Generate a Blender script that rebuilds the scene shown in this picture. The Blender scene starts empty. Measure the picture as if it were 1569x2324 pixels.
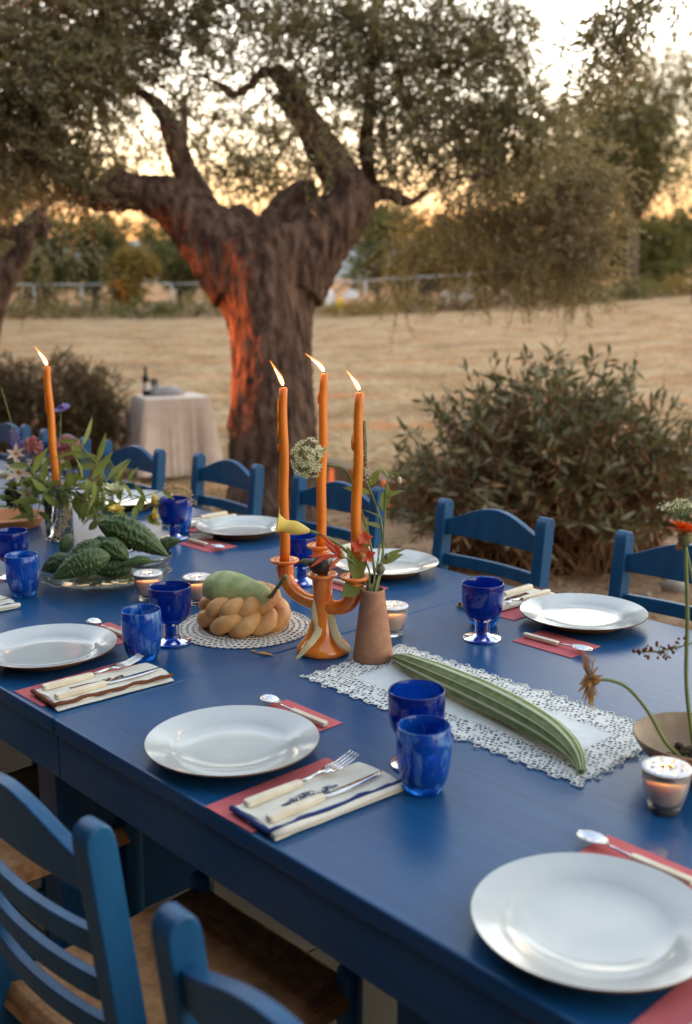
import bpy, math, random
import numpy as np
from mathutils import Vector, Matrix, noise
R = math.radians
random.seed(7)
rng = np.random.default_rng(7)
scene = bpy.context.scene
COL = scene.collection

# ------------------------------------------------------------------ camera
YAW, PITCH, ROLL = R(-47.489), R(11.683), R(-0.416)
CAM = Vector((0.0, -0.8026, 1.4614))
FW = Vector((math.sin(YAW)*math.cos(PITCH), math.cos(YAW)*math.cos(PITCH), -math.sin(PITCH)))
_r = Vector((math.cos(YAW), -math.sin(YAW), 0)); _u = _r.cross(FW)
RT = _r*math.cos(ROLL) + _u*math.sin(ROLL); UP = -_r*math.sin(ROLL) + _u*math.cos(ROLL)
FH = Vector((math.sin(YAW), math.cos(YAW), 0)); RH = Vector((math.cos(YAW), -math.sin(YAW), 0))
FPX = 2466.4                                    # focal length in survey units (frame 1569 x 2323)
cam = bpy.data.cameras.new('camera'); co = bpy.data.objects.new('camera', cam); COL.objects.link(co)
co.matrix_world = Matrix(((RT.x, UP.x, -FW.x, CAM.x), (RT.y, UP.y, -FW.y, CAM.y), (RT.z, UP.z, -FW.z, CAM.z), (0, 0, 0, 1)))
cam.sensor_fit = 'VERTICAL'; cam.sensor_width = 24; cam.sensor_height = 36; cam.lens = 38.215
cam.clip_start = 0.05; cam.clip_end = 3000
cam.dof.use_dof = True; cam.dof.focus_distance = 2.12; cam.dof.aperture_fstop = 3.3; cam.dof.aperture_blades = 0
scene.camera = co

# ------------------------------------------------------------------ sky and sun (low sun, out of frame on the left)
SUN_AZ = math.atan2(FH.y, FH.x) + R(80)         # 80 degrees left of the view
SUN_EL = R(2.2)
SD = Vector((math.cos(SUN_AZ)*math.cos(SUN_EL), math.sin(SUN_AZ)*math.cos(SUN_EL), math.sin(SUN_EL)))
w = bpy.data.worlds.new('World'); scene.world = w; w.use_nodes = True
nt = w.node_tree; bg = nt.nodes['Background']
sky = nt.nodes.new('ShaderNodeTexSky'); sky.sky_type = 'NISHITA'; sky.sun_disc = False
sky.sun_elevation = SUN_EL; sky.sun_rotation = math.pi/2 - SUN_AZ
sky.air_density = 1.0; sky.dust_density = 4.0; sky.ozone_density = 1.0; sky.altitude = 50
nt.links.new(sky.outputs[0], bg.inputs[0]); bg.inputs[1].default_value = 0.07
# evening haze: warm and bright near the horizon on every side, cooler overhead
_tc = nt.nodes.new('ShaderNodeTexCoord'); _sx = nt.nodes.new('ShaderNodeSeparateXYZ'); _cr = nt.nodes.new('ShaderNodeValToRGB')
bg2 = nt.nodes.new('ShaderNodeBackground'); _add = nt.nodes.new('ShaderNodeAddShader')
_el = _cr.color_ramp.elements
for _i, (_p, _c) in enumerate([(0,(.28,.10,.033)),(.05,(.46,.20,.072)),(.10,(.70,.45,.24)),(.16,(1.,.86,.68)),(.28,(1.,.95,.86)),(.40,(.62,.62,.60)),(.56,(.24,.26,.29)),(1,(.13,.17,.23))]):
    _e = _el[_i] if _i < 2 else _el.new(_p)
    _e.position = _p; _e.color = (*_c, 1)
nt.links.new(_tc.outputs['Generated'], _sx.inputs[0]); nt.links.new(_sx.outputs['Z'], _cr.inputs[0]); nt.links.new(_cr.outputs[0], bg2.inputs[0])
bg2.inputs[1].default_value = 0.45
nt.links.new(bg.outputs[0], _add.inputs[0]); nt.links.new(bg2.outputs[0], _add.inputs[1]); nt.links.new(_add.outputs[0], nt.nodes['World Output'].inputs[0])
sl = bpy.data.lights.new('sun', 'SUN'); so = bpy.data.objects.new('sun', sl); COL.objects.link(so)
sl.energy = 2.3; sl.angle = R(0.5); sl.color = (1.0, 0.24, 0.07)
so.rotation_euler = SD.to_track_quat('Z', 'Y').to_euler(); so.location = (-30, -10, 12)
vs = scene.view_settings
scene.display_settings.display_device = 'sRGB'
vs.view_transform = 'Standard'; vs.look = 'None'; vs.gamma = 1; vs.use_curve_mapping = False
vs.exposure = 3.15
scene.cycles.use_denoising = True
scene.cycles.max_bounces = 10; scene.cycles.transparent_max_bounces = 12
scene.cycles.sample_clamp_indirect = 6

# ------------------------------------------------------------------ helpers
def at(x, y, d):                                # a survey point at depth d
    return CAM + FW*d + RT*((x-784.5)*d/FPX) - UP*((y-1161.75)*d/FPX)
def on(x, y, z):                                # a survey point on the level z
    d = FW + RT*((x-784.5)/FPX) - UP*((y-1161.75)/FPX)
    return CAM + d*((z-CAM.z)/d.z)
def fl(lat, dep, z=0):                          # sideways / forward of the standing point
    p = CAM + RH*lat + FH*dep; return Vector((p.x, p.y, z))
def latdep(p):
    q = Vector((p[0], p[1], 0)) - Vector((CAM.x, CAM.y, 0)); return q.dot(RH), q.dot(FH)
def sst(a, b, x):
    t = min(1, max(0, (x-a)/(b-a))); return t*t*(3-2*t)
def gh(p):                                      # height of the terrain
    la, de = latdep(p)
    z = -0.45*sst(3.6, 11, de) + sst(15, 60, de)*(0.38 + 0.06*max(0, la))
    if 60 < de: z += (de-60)*0.012
    if de > 4: z += 0.05*noise.noise((p[0]*.35, p[1]*.35, 0))*sst(4, 12, de)
    return z

class MB:
    def __init__(s): s.v = []; s.f = []; s.m = []; s.mi = 0
    def _a(s, vs_, fs):
        o = len(s.v); s.v += [tuple(v) for v in vs_]; s.f += [tuple(i+o for i in f) for f in fs]; s.m += [s.mi]*len(fs)
        return s
    def box(s, c, sz, rz=0, rx=0):
        M = Matrix.Translation(Vector(c)) @ Matrix.Rotation(rz, 4, 'Z') @ Matrix.Rotation(rx, 4, 'X')
        x, y, z = [k/2 for k in sz]
        pts = [M @ Vector(p) for p in ((-x,-y,-z),(x,-y,-z),(x,y,-z),(-x,y,-z),(-x,-y,z),(x,-y,z),(x,y,z),(-x,y,z))]
        return s._a(pts, [(0,3,2,1),(4,5,6,7),(0,1,5,4),(1,2,6,5),(2,3,7,6),(3,0,4,7)])
    def hexa(s, p): return s._a(p, [(0,3,2,1),(4,5,6,7),(0,1,5,4),(1,2,6,5),(2,3,7,6),(3,0,4,7)])
    def tube(s, pts, rad, n=8, cap=True, flat=None, up=None):
        pts = [Vector(p) for p in pts]; k = len(pts)
        if not hasattr(rad, '__len__'): rad = [rad]*k
        V = []; F = []
        t0 = (pts[1]-pts[0]).normalized()
        a = (up or Vector((0,0,1)))
        if abs(t0.dot(a)) > .95: a = Vector((1,0,0))
        e1 = t0.cross(a).normalized()
        for i in range(k):
            t = (pts[min(i+1,k-1)]-pts[max(i-1,0)]).normalized()
            e1 = (e1 - t*e1.dot(t)).normalized(); e2 = t.cross(e1)
            for j in range(n):
                an = 2*math.pi*j/n
                V.append(pts[i] + e1*(math.cos(an)*rad[i]) + e2*(math.sin(an)*rad[i]*(flat or 1)))
        for i in range(k-1):
            for j in range(n):
                F.append((i*n+j, i*n+(j+1)%n, (i+1)*n+(j+1)%n, (i+1)*n+j))
        if cap: F += [tuple(range(n-1,-1,-1)), tuple((k-1)*n+j for j in range(n))]
        return s._a(V, F)
    def lathe(s, prof, n=32, c=(0,0,0), M=None, wob=None):
        c = Vector(c); V = []; F = []; rings = []
        for r, z in prof:
            if r < 1e-6:
                rings.append([len(V)]); V.append(Vector((0,0,z)))
            else:
                rings.append([len(V)+j for j in range(n)])
                for j in range(n):
                    a = 2*math.pi*j/n; q = r*(wob(a, z) if wob else 1)
                    V.append(Vector((q*math.cos(a), q*math.sin(a), z)))
        for A, B in zip(rings, rings[1:]):
            if len(A) == 1 and len(B) == 1: continue
            for j in range(n):
                j2 = (j+1) % n
                if len(A) == 1: F.append((A[0], B[j2], B[j]))
                elif len(B) == 1: F.append((A[j], A[j2], B[0]))
                else: F.append((A[j], A[j2], B[j2], B[j]))
        V = [(M @ v if M else v) + c for v in V]
        return s._a(V, F)
    def ell(s, c, r, n=12, k=8, M=None):
        prof = [(math.sin(math.pi*i/k), -math.cos(math.pi*i/k)) for i in range(k+1)]
        prof[0] = (0,-1); prof[-1] = (0,1)
        if not hasattr(r, '__len__'): r = (r,r,r)
        S = Matrix.Diagonal((r[0], r[1], r[2])); 
        return s.lathe(prof, n, c, (M @ S) if M else S)
    def grid(s, fn, nu, nv):
        V = [fn(i/nu, j/nv) for j in range(nv+1) for i in range(nu+1)]
        F = [(j*(nu+1)+i, j*(nu+1)+i+1, (j+1)*(nu+1)+i+1, (j+1)*(nu+1)+i) for j in range(nv) for i in range(nu)]
        return s._a(V, F)
    def leaf(s, p, d, L, W, nrm=None, bend=.15, n=4):
        p = Vector(p); d = Vector(d).normalized()
        nn = Vector(nrm) if nrm else Vector((random.uniform(-1,1), random.uniform(-1,1), random.uniform(.2,1)))
        sd = d.cross(nn)
        if sd.length < 1e-4: sd = d.cross(Vector((1,.3,0)))
        sd.normalize(); nn = sd.cross(d)
        V = [p]; F = []
        for i in range(1, n):
            t = i/n; q = p + d*(L*t) + nn*(-bend*L*t*t); h = W/2*math.sin(math.pi*t**.8)
            V += [q + sd*h + nn*h*.3, q, q - sd*h + nn*h*.3]
        V.append(p + d*L - nn*bend*L)
        F += [(0,2,1),(0,3,2)]
        for i in range(n-2):
            a = 1+3*i; F += [(a,a+1,a+4,a+3),(a+1,a+2,a+5,a+4)]
        a = 1+3*(n-2); e = len(V)-1; F += [(a,a+1,e),(a+1,a+2,e)]
        return s._a(V, F)
    def build(s, name, mats, parent=None, smooth=True, bevel=0, loc=None):
        if not isinstance(mats, (list, tuple)): mats = [mats]
        sh = Vector((0,0,0))
        if parent is not None:
            q = parent
            while q.parent: q = q.parent
            sh = q.location.copy()
        elif loc is not None: sh = Vector(loc)
        me = bpy.data.meshes.new(name)
        me.from_pydata([(v[0]-sh.x, v[1]-sh.y, v[2]-sh.z) for v in s.v], [], s.f)
        for m in mats: me.materials.append(m)
        if len(mats) > 1: me.polygons.foreach_set('material_index', s.m)
        me.polygons.foreach_set('use_smooth', [smooth]*len(s.f))
        me.validate(); me.update()
        o = bpy.data.objects.new(name, me); COL.objects.link(o)
        if parent is not None: o.parent = parent
        else: o.location = sh
        if bevel:
            b = o.modifiers.new('bevel', 'BEVEL'); b.width = bevel; b.segments = 2; b.limit_method = 'ANGLE'; b.angle_limit = R(40)
        if smooth and bevel == 0 and False: pass
        return o

def auto(o, ang=40):                            # smooth shading with crisp edges
    for p in o.data.polygons: p.use_smooth = True
    try: o.data.set_sharp_from_angle(angle=R(ang))
    except Exception: pass
    return o
def tag(o, label, cat, group=None, kind=None):
    if label: o['label'] = label
    if cat: o['category'] = cat
    if group: o['group'] = group
    if kind: o['kind'] = kind
    return o
def thing(name, label, cat, loc=(0,0,0), group=None):
    o = bpy.data.objects.new(name, None); COL.objects.link(o); o.location = loc; o.empty_display_size = .05
    return tag(o, label, cat, group)
def struct(o): o['kind'] = 'structure'; return o
def kids(o): return [c for c in bpy.data.objects if c.parent == o]
def copy_tree(o, parent=None, tree=None):
    c = o.copy(); COL.objects.link(c); c.parent = parent
    for ch in list(o.children): copy_tree(ch, c)
    return c
def place(proto, loc, rz, label, group=None, first=False):
    o = proto if first else copy_tree(proto)
    o.location = loc; o.rotation_euler = (0, 0, rz); o['label'] = label
    if group: o['group'] = group
    return o
def np_mesh(name, V, F, mat_, parent=None, smooth=False):   # V (n,3), F (m,4)
    sh = np.zeros(3)
    if parent is not None:
        q = parent
        while q.parent: q = q.parent
        sh = np.array(q.location)
    V = (V - sh).astype(np.float32); me = bpy.data.meshes.new(name)
    me.vertices.add(len(V)); me.vertices.foreach_set('co', V.ravel())
    k = F.shape[1]
    me.loops.add(F.size); me.loops.foreach_set('vertex_index', F.ravel().astype(np.int32))
    me.polygons.add(len(F)); me.polygons.foreach_set('loop_start', np.arange(0, F.size, k, dtype=np.int32))
    me.update(calc_edges=True)
    if smooth: me.polygons.foreach_set('use_smooth', [True]*len(F))
    me.materials.append(mat_)
    o = bpy.data.objects.new(name, me); COL.objects.link(o)
    if parent is not None: o.parent = parent
    return o
def unit(a): return a/np.maximum(np.linalg.norm(a, axis=-1, keepdims=True), 1e-9)
def leaf_cloud(P, D, L, W, fold=.25):
    n = len(P); N = unit(rng.normal(size=(n,3)) + np.array([0,0,.5])); D = unit(D); S = unit(np.cross(D, N)); N = np.cross(S, D)
    L = np.broadcast_to(np.asarray(L, float), (n,))[:,None]; W = np.broadcast_to(np.asarray(W, float), (n,))[:,None]
    mid = P + D*L*.48 - N*L*.04
    V = np.stack([P, mid + S*W*.5 + N*W*fold, P + D*L - N*L*.10, mid - S*W*.5 + N*W*fold], 1).reshape(-1,3)
    F = np.arange(4*n).reshape(-1,4)
    return V, F
def twig_cloud(C, rad, n, tl, per, L, W, droop=-.1, out=.6, shell=.0):
    """n twigs in an ellipsoid (centre C, radii along sideways/forward/up); returns leaf arrays and twig segments"""
    u = unit(rng.normal(size=(n,3))); r = rng.random(n)**(1/3)
    if shell: r = shell + (1-shell)*r
    q = u*r[:,None]
    A = np.stack([np.array(RH), np.array(FH), np.array([0,0,1.])])
    P0 = np.array(C) + (q*np.array(rad)) @ A
    D = unit(out*(u*np.array(rad)/max(rad)) @ A + rng.normal(size=(n,3))*.6 + np.array([0,0,droop]))
    t = (np.arange(per)+.5)/per
    tl_ = tl*(.6+.8*rng.random(n))
    P = P0[:,None,:] + D[:,None,:]*(tl_[:,None,None]*t[None,:,None]); P[...,2] -= (.25*tl_[:,None]*t[None,:]**2)
    side = rng.normal(size=(n,per,3)); LD = unit(D[:,None,:]*.8 + unit(side)*.8)
    Ls = L*(.65+.6*rng.random(n*per)); Ws = W*(.7+.5*rng.random(n*per))
    return P.reshape(-1,3), LD.reshape(-1,3), Ls, Ws, P0, P[:,-1,:]
def ribbons(A, B, w):
    d = unit(B-A); s = unit(np.cross(d, rng.normal(size=A.shape)))*w; s2 = unit(np.cross(d, s))*w
    V = np.stack([A+s, A-s*.5+s2*.87, A-s*.5-s2*.87, B+s*.4, B-s*.2+s2*.35, B-s*.2-s2*.35], 1).reshape(-1,3)
    i = np.arange(len(A))[:,None]*6
    F = np.concatenate([i+np.array([[0,1,4,3]]), i+np.array([[1,2,5,4]]), i+np.array([[2,0,3,5]])])
    return V, F

# ------------------------------------------------------------------ materials
MATS = {}
def mat(name, col, rough=.5, col2=None, ns=8, bump=0, bs=60, spec=.5, metal=0, trans=0, ior=1.45, sss=0, coat=0, island=0,
        transl=0, stretch=None, detail=4, tcol=None, sheen=0, coords='Object', contrast=(.35,.65), bdist=.002):
    m = bpy.data.materials.new(name); m.use_nodes = True; t = m.node_tree; L = t.links.new
    b = t.nodes['Principled BSDF']
    b.inputs['Base Color'].default_value = (*col, 1); b.inputs['Roughness'].default_value = rough
    b.inputs['Specular IOR Level'].default_value = spec; b.inputs['Metallic'].default_value = metal
    b.inputs['Transmission Weight'].default_value = trans; b.inputs['IOR'].default_value = ior
    b.inputs['Coat Weight'].default_value = coat; b.inputs['Coat Roughness'].default_value = .08
    b.inputs['Sheen Weight'].default_value = sheen
    if sss: b.inputs['Subsurface Weight'].default_value = sss; b.inputs['Subsurface Radius'].default_value = (.02,.008,.003); b.inputs['Subsurface Scale'].default_value = .5
    tc = t.nodes.new('ShaderNodeTexCoord'); vec = tc.outputs[coords]
    if stretch:
        mp = t.nodes.new('ShaderNodeMapping'); mp.inputs['Scale'].default_value = stretch; L(vec, mp.inputs[0]); vec = mp.outputs[0]
    colout = None
    if col2:
        n = t.nodes.new('ShaderNodeTexNoise'); n.inputs['Scale'].default_value = ns; n.inputs['Detail'].default_value = detail; L(vec, n.inputs['Vector'])
        r = t.nodes.new('ShaderNodeMapRange'); r.inputs[1].default_value = contrast[0]; r.inputs[2].default_value = contrast[1]; L(n.outputs['Fac'], r.inputs[0])
        fac = r.outputs[0]
        if island:
            g = t.nodes.new('ShaderNodeNewGeometry'); mx = t.nodes.new('ShaderNodeMix'); mx.inputs[0].default_value = island
            L(fac, mx.inputs[2]); L(g.outputs['Random Per Island'], mx.inputs[3]); fac = mx.outputs[0]
        c = t.nodes.new('ShaderNodeMix'); c.data_type = 'RGBA'; c.inputs[6].default_value = (*col,1); c.inputs[7].default_value = (*col2,1)
        L(fac, c.inputs[0]); colout = c.outputs[2]; L(colout, b.inputs['Base Color'])
    if bump:
        n2 = t.nodes.new('ShaderNodeTexNoise'); n2.inputs['Scale'].default_value = bs; n2.inputs['Detail'].default_value = 5; L(vec, n2.inputs['Vector'])
        bp = t.nodes.new('ShaderNodeBump'); bp.inputs['Strength'].default_value = bump; bp.inputs['Distance'].default_value = bdist
        L(n2.outputs['Fac'], bp.inputs['Height']); L(bp.outputs[0], b.inputs['Normal'])
    if transl:
        tr = t.nodes.new('ShaderNodeBsdfTranslucent'); mx = t.nodes.new('ShaderNodeMixShader'); mx.inputs[0].default_value = transl
        tr.inputs[0].default_value = (*(tcol or col), 1)
        if colout and not tcol: L(colout, tr.inputs[0])
        out = t.nodes['Material Output']; L(b.outputs[0], mx.inputs[1]); L(tr.outputs[0], mx.inputs[2]); L(mx.outputs[0], out.inputs[0])
    MATS[name] = m
    return m
def emit(name, col, s, add=False):
    m = bpy.data.materials.new(name); m.use_nodes = True; t = m.node_tree; t.nodes.remove(t.nodes['Principled BSDF'])
    e = t.nodes.new('ShaderNodeEmission'); e.inputs[0].default_value = (*col,1); e.inputs[1].default_value = s
    out = t.nodes['Material Output']
    if add:
        tr = t.nodes.new('ShaderNodeBsdfTransparent'); a = t.nodes.new('ShaderNodeAddShader')
        t.links.new(e.outputs[0], a.inputs[0]); t.links.new(tr.outputs[0], a.inputs[1]); t.links.new(a.outputs[0], out.inputs[0])
    else: t.links.new(e.outputs[0], out.inputs[0])
    return m
def wood_bands(m, scale, c, axis='X'): return m

M_table = mat('table_paint', (.0065,.058,.158), .30, (.0115,.080,.198), 6, .45, 16, spec=.42, stretch=(.35,14,14), detail=8, bdist=.0007, contrast=(.3,.7))
M_chair = mat('chair_paint', (.0055,.068,.165), .40, (.010,.098,.225), 9, .5, 40, stretch=(2.5,2.5,.5), detail=8, bdist=.0015)
M_plate = mat('plate_glaze', (.56,.57,.535), .13, (.49,.505,.485), 9, .06, 22, coat=.5)
M_plateb = mat('plate_clay', (.13,.065,.035), .6)
M_card = mat('pink_card', (.60,.13,.13), .8, (.55,.11,.115), 40, .2, 600, bdist=.0004)
M_napkin = mat('napkin_linen', (.80,.74,.60), .9, (.72,.66,.53), 30, .5, 900, sheen=.2, bdist=.0006)
M_trimbl = mat('blue_trim', (.015,.03,.14), .85)
M_trimbr = mat('brown_trim', (.16,.045,.016), .85)
M_handle = mat('bone_handle', (.82,.72,.54), .35, (.72,.60,.42), 30, coat=.3)
M_steel = mat('steel', (.75,.74,.72), .12, metal=1)
M_goblet = mat('cobalt_glass', (.004,.066,.50), .035, trans=.80, ior=1.46)
M_orange = mat('orange_glaze', (.82,.185,.016), .10, (.88,.26,.04), 38, .08, 30, coat=.6)
M_wax = mat('orange_wax', (.76,.215,.010), .42, (.66,.16,.006), 10, .25, 120, sss=.25)
M_wick = mat('wick', (.02,.015,.012), .9)
M_flame = emit('flame', (1.0,.27,.035), .17, True)
M_core = emit('flame_core', (1.0,.60,.20), 9)
M_clay = mat('vase_clay', (.42,.21,.12), .8, (.34,.16,.085), 60, .5, 300, bdist=.0008)
M_clayrim = mat('vase_rim_pale', (.5,.3,.19), .8)
M_lace = mat('lace_thread', (.80,.79,.74), .9, (.68,.67,.62), 120, .5, 900, sheen=.2, bdist=.0006)
M_linen = mat('runner_linen', (.78,.79,.76), .9, (.66,.68,.66), 14, .5, 60, bdist=.003)
M_doily = mat('doily_cotton', (.74,.68,.58), .9, (.62,.56,.47), 120, .5, 700, bdist=.0006)
M_bread = mat('bread_crust', (.52,.185,.040), .40, (.74,.42,.16), 16, .7, 90, detail=8, contrast=(.3,.7), spec=.45)
M_seed = mat('sesame', (.8,.62,.36), .6)
M_gourd = mat('gourd_skin', (.25,.31,.095), .42, (.42,.45,.19), 45, .3, 140, contrast=(.35,.65), detail=8)
M_stemd = mat('gourd_stem', (.16,.17,.06), .7, (.24,.22,.09), 40, .4, 100)
M_snakeg = mat('snake_gourd_skin', (.115,.165,.035), .6, (.20,.24,.075), 55, .5, 180)
M_snakes = mat('snake_gourd_rib', (.62,.64,.42), .55, (.50,.54,.30), 30)
M_bean = mat('bean_pod', (.74,.60,.33), .65, (.66,.52,.26), 30, .3, 150, transl=.15)
M_votive = mat('votive_glass', (.95,.95,.95), .06, trans=.92, ior=1.45)
M_vwax = mat('votive_wax', (.90,.66,.48), .5, sss=.6)
M_lid = mat('votive_lid', (.80,.80,.80), .25, coat=.4)
M_clear = mat('clear_glass', (.96,.97,.96), .03, trans=.95, ior=1.45)
M_melon = mat('bitter_melon_skin', (.045,.080,.020), .5, (.085,.13,.038), 90, .4, 160, contrast=(.35,.7))
M_green = mat('flower_leaf', (.16,.20,.035), .55, (.27,.30,.065), 30, island=.6, transl=.35)
M_stem = mat('flower_stem', (.15,.19,.05), .6, (.20,.22,.07), 40)
M_yellow = mat('yellow_petal', (.86,.62,.10), .5, (.84,.68,.22), 30, transl=.3)
M_cream = mat('cream_petal', (.78,.72,.50), .6, (.62,.62,.32), 40, transl=.3)
M_white = mat('white_petal', (.78,.74,.62), .6, transl=.3)
M_peach = mat('peach_petal', (.80,.52,.36), .6, (.78,.66,.50), 25, transl=.3)
M_purple = mat('purple_petal', (.20,.15,.42), .6, (.30,.24,.52), 30, transl=.25)
M_bluep = mat('blue_petal', (.06,.09,.42), .6, transl=.25)
M_pink = mat('pink_petal', (.55,.27,.24), .6, (.48,.14,.14), 40, transl=.25)
M_red = mat('red_petal', (.66,.07,.035), .5, (.72,.16,.05), 40, transl=.25)
M_darkf = mat('dark_fruit', (.022,.014,.014), .4, (.04,.03,.025), 40)
M_orangep = mat('orange_petal', (.78,.13,.015), .5, transl=.25)
M_tan = mat('dry_petal', (.52,.30,.09), .8, (.44,.22,.06), 40, transl=.2)
M_plume = mat('plume_seed', (.62,.44,.24), .9, (.52,.34,.17), 90)
M_pod = mat('seed_pod', (.12,.12,.07), .8, (.18,.16,.09), 60)
M_bowl = mat('stoneware', (.36,.24,.13), .5, (.26,.165,.09), 30, .2, 90)
M_soil = mat('moss_soil', (.09,.055,.03), .95, (.05,.03,.017), 60, .8, 100)
M_terr = mat('terracotta', (.52,.20,.075), .7, (.44,.16,.06), 30)
M_rush = mat('rush_seat', (.56,.27,.105), .75, (.38,.165,.058), 55, .6, 220, detail=6)
M_pave = mat('paving_concrete', (.30,.255,.185), .85, (.24,.20,.145), 5, .35, 120, detail=8)
M_joint = mat('paving_bed', (.10,.08,.055), .95)
M_bark = mat('olive_bark', (.042,.019,.011), .95, (.17,.098,.064), 9, 1.0, 13, stretch=(1.6,1.6,.55), detail=9, bdist=.05, contrast=(.38,.66))
M_barkp = mat('pine_bark', (.07,.045,.03), .95, (.12,.085,.06), 10, .6, 20, bdist=.02)
M_olive = mat('olive_leaf', (.112,.106,.048), .5, (.285,.258,.152), 2.2, island=.65, transl=.38, tcol=(.38,.29,.09))
M_olivepale = mat('olive_leaf_pale', (.19,.165,.085), .6, (.40,.34,.21), 2.2, island=.6, transl=.38, tcol=(.42,.29,.10))
M_twig = mat('twig', (.085,.055,.038), .9)
M_far1 = mat('far_leaf_green', (.085,.10,.035), .7, (.17,.165,.055), .7, island=.55, transl=.3, tcol=(.20,.16,.03))
M_far2 = mat('far_leaf_gold', (.19,.14,.035), .7, (.30,.215,.055), .9, island=.5, transl=.35, tcol=(.34,.20,.03))
M_pine = mat('pine_needles', (.055,.068,.026), .7, (.11,.11,.042), 1.2, island=.55, transl=.3, tcol=(.24,.17,.04))
M_ole = mat('oleander_leaf', (.105,.098,.040), .45, (.27,.245,.130), 3, island=.7, transl=.2, tcol=(.15,.15,.04))
M_oledry = mat('oleander_dry', (.21,.095,.040), .8, (.33,.19,.09), 5, island=.6, transl=.2)
M_hedge = mat('hedge_leaf', (.080,.058,.024), .6, (.16,.118,.05), 4, island=.6, transl=.25, tcol=(.18,.10,.03))
M_cyp = mat('cypress_leaf', (.030,.042,.018), .8, (.05,.06,.025), 4, island=.4)
M_cloth = mat('side_cloth', (.62,.49,.41), .9, (.54,.42,.345), 10, .3, 250, sheen=.2)
M_bottle = mat('bottle_glass', (.010,.012,.008), .1)
M_paper = mat('bottle_label', (.6,.56,.5), .8)
M_towel = mat('grey_cloth', (.34,.30,.29), .9, (.27,.24,.23), 12)
M_log = mat('timber', (.17,.105,.062), .9, (.24,.16,.10), 6, .6, 30, stretch=(1,8,8), bdist=.01)
M_stone = mat('stone', (.42,.36,.30), .9, (.30,.25,.20), 9, .6, 25, bdist=.01)
M_metal = mat('galvanised', (.36,.37,.36), .5, metal=.2)
M_wire = mat('wire', (.30,.31,.30), .5, metal=.5)
M_shade_house = mat('shade_house_wall', (.11,.048,.026), .9, (.075,.033,.018), 3, .6, 12, bdist=.02)  # wall of the added house, dark and warm to tint its bounce light
M_hill = mat('hill', (.22,.25,.25), .95, (.17,.20,.18), .02)  # distance haze put into the blue-grey base colour
M_whitep = mat('white_plastic', (.75,.75,.75), .5)
M_yellowp = mat('yellow_plastic', (.75,.50,.02), .5)
M_straw = mat('dry_grass_blades', (.34,.21,.095), .9, (.54,.38,.19), 3, island=.6, transl=.2)
M_litter = mat('leaf_litter', (.21,.10,.045), .9, (.36,.21,.10), 6, island=.8)

# mottled tumbler glass: pale swirls through cobalt
def tumbler_mat():
    m = mat('mottled_blue_glass', (.03,.12,.62), .07, trans=.62, ior=1.45)
    t = m.node_tree; L = t.links.new; b = t.nodes['Principled BSDF']
    tc = t.nodes.new('ShaderNodeTexCoord'); mp = t.nodes.new('ShaderNodeMapping'); mp.inputs['Scale'].default_value = (1,1,.45); mp.inputs['Rotation'].default_value = (.5,.35,0)
    n = t.nodes.new('ShaderNodeTexNoise'); n.inputs['Scale'].default_value = 55; n.inputs['Detail'].default_value = 4; n.inputs['Distortion'].default_value = 1.2
    r = t.nodes.new('ShaderNodeMapRange'); r.inputs[1].default_value = .5; r.inputs[2].default_value = .74
    c = t.nodes.new('ShaderNodeMix'); c.data_type = 'RGBA'; c.inputs[6].default_value = (.006,.13,.64,1); c.inputs[7].default_value = (.30,.62,.96,1)
    L(tc.outputs['Object'], mp.inputs[0]); L(mp.outputs[0], n.inputs['Vector']); L(n.outputs['Fac'], r.inputs[0]); L(r.outputs[0], c.inputs[0]); L(c.outputs[2], b.inputs['Base Color'])
    return m
M_tumbler = tumbler_mat()

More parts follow.
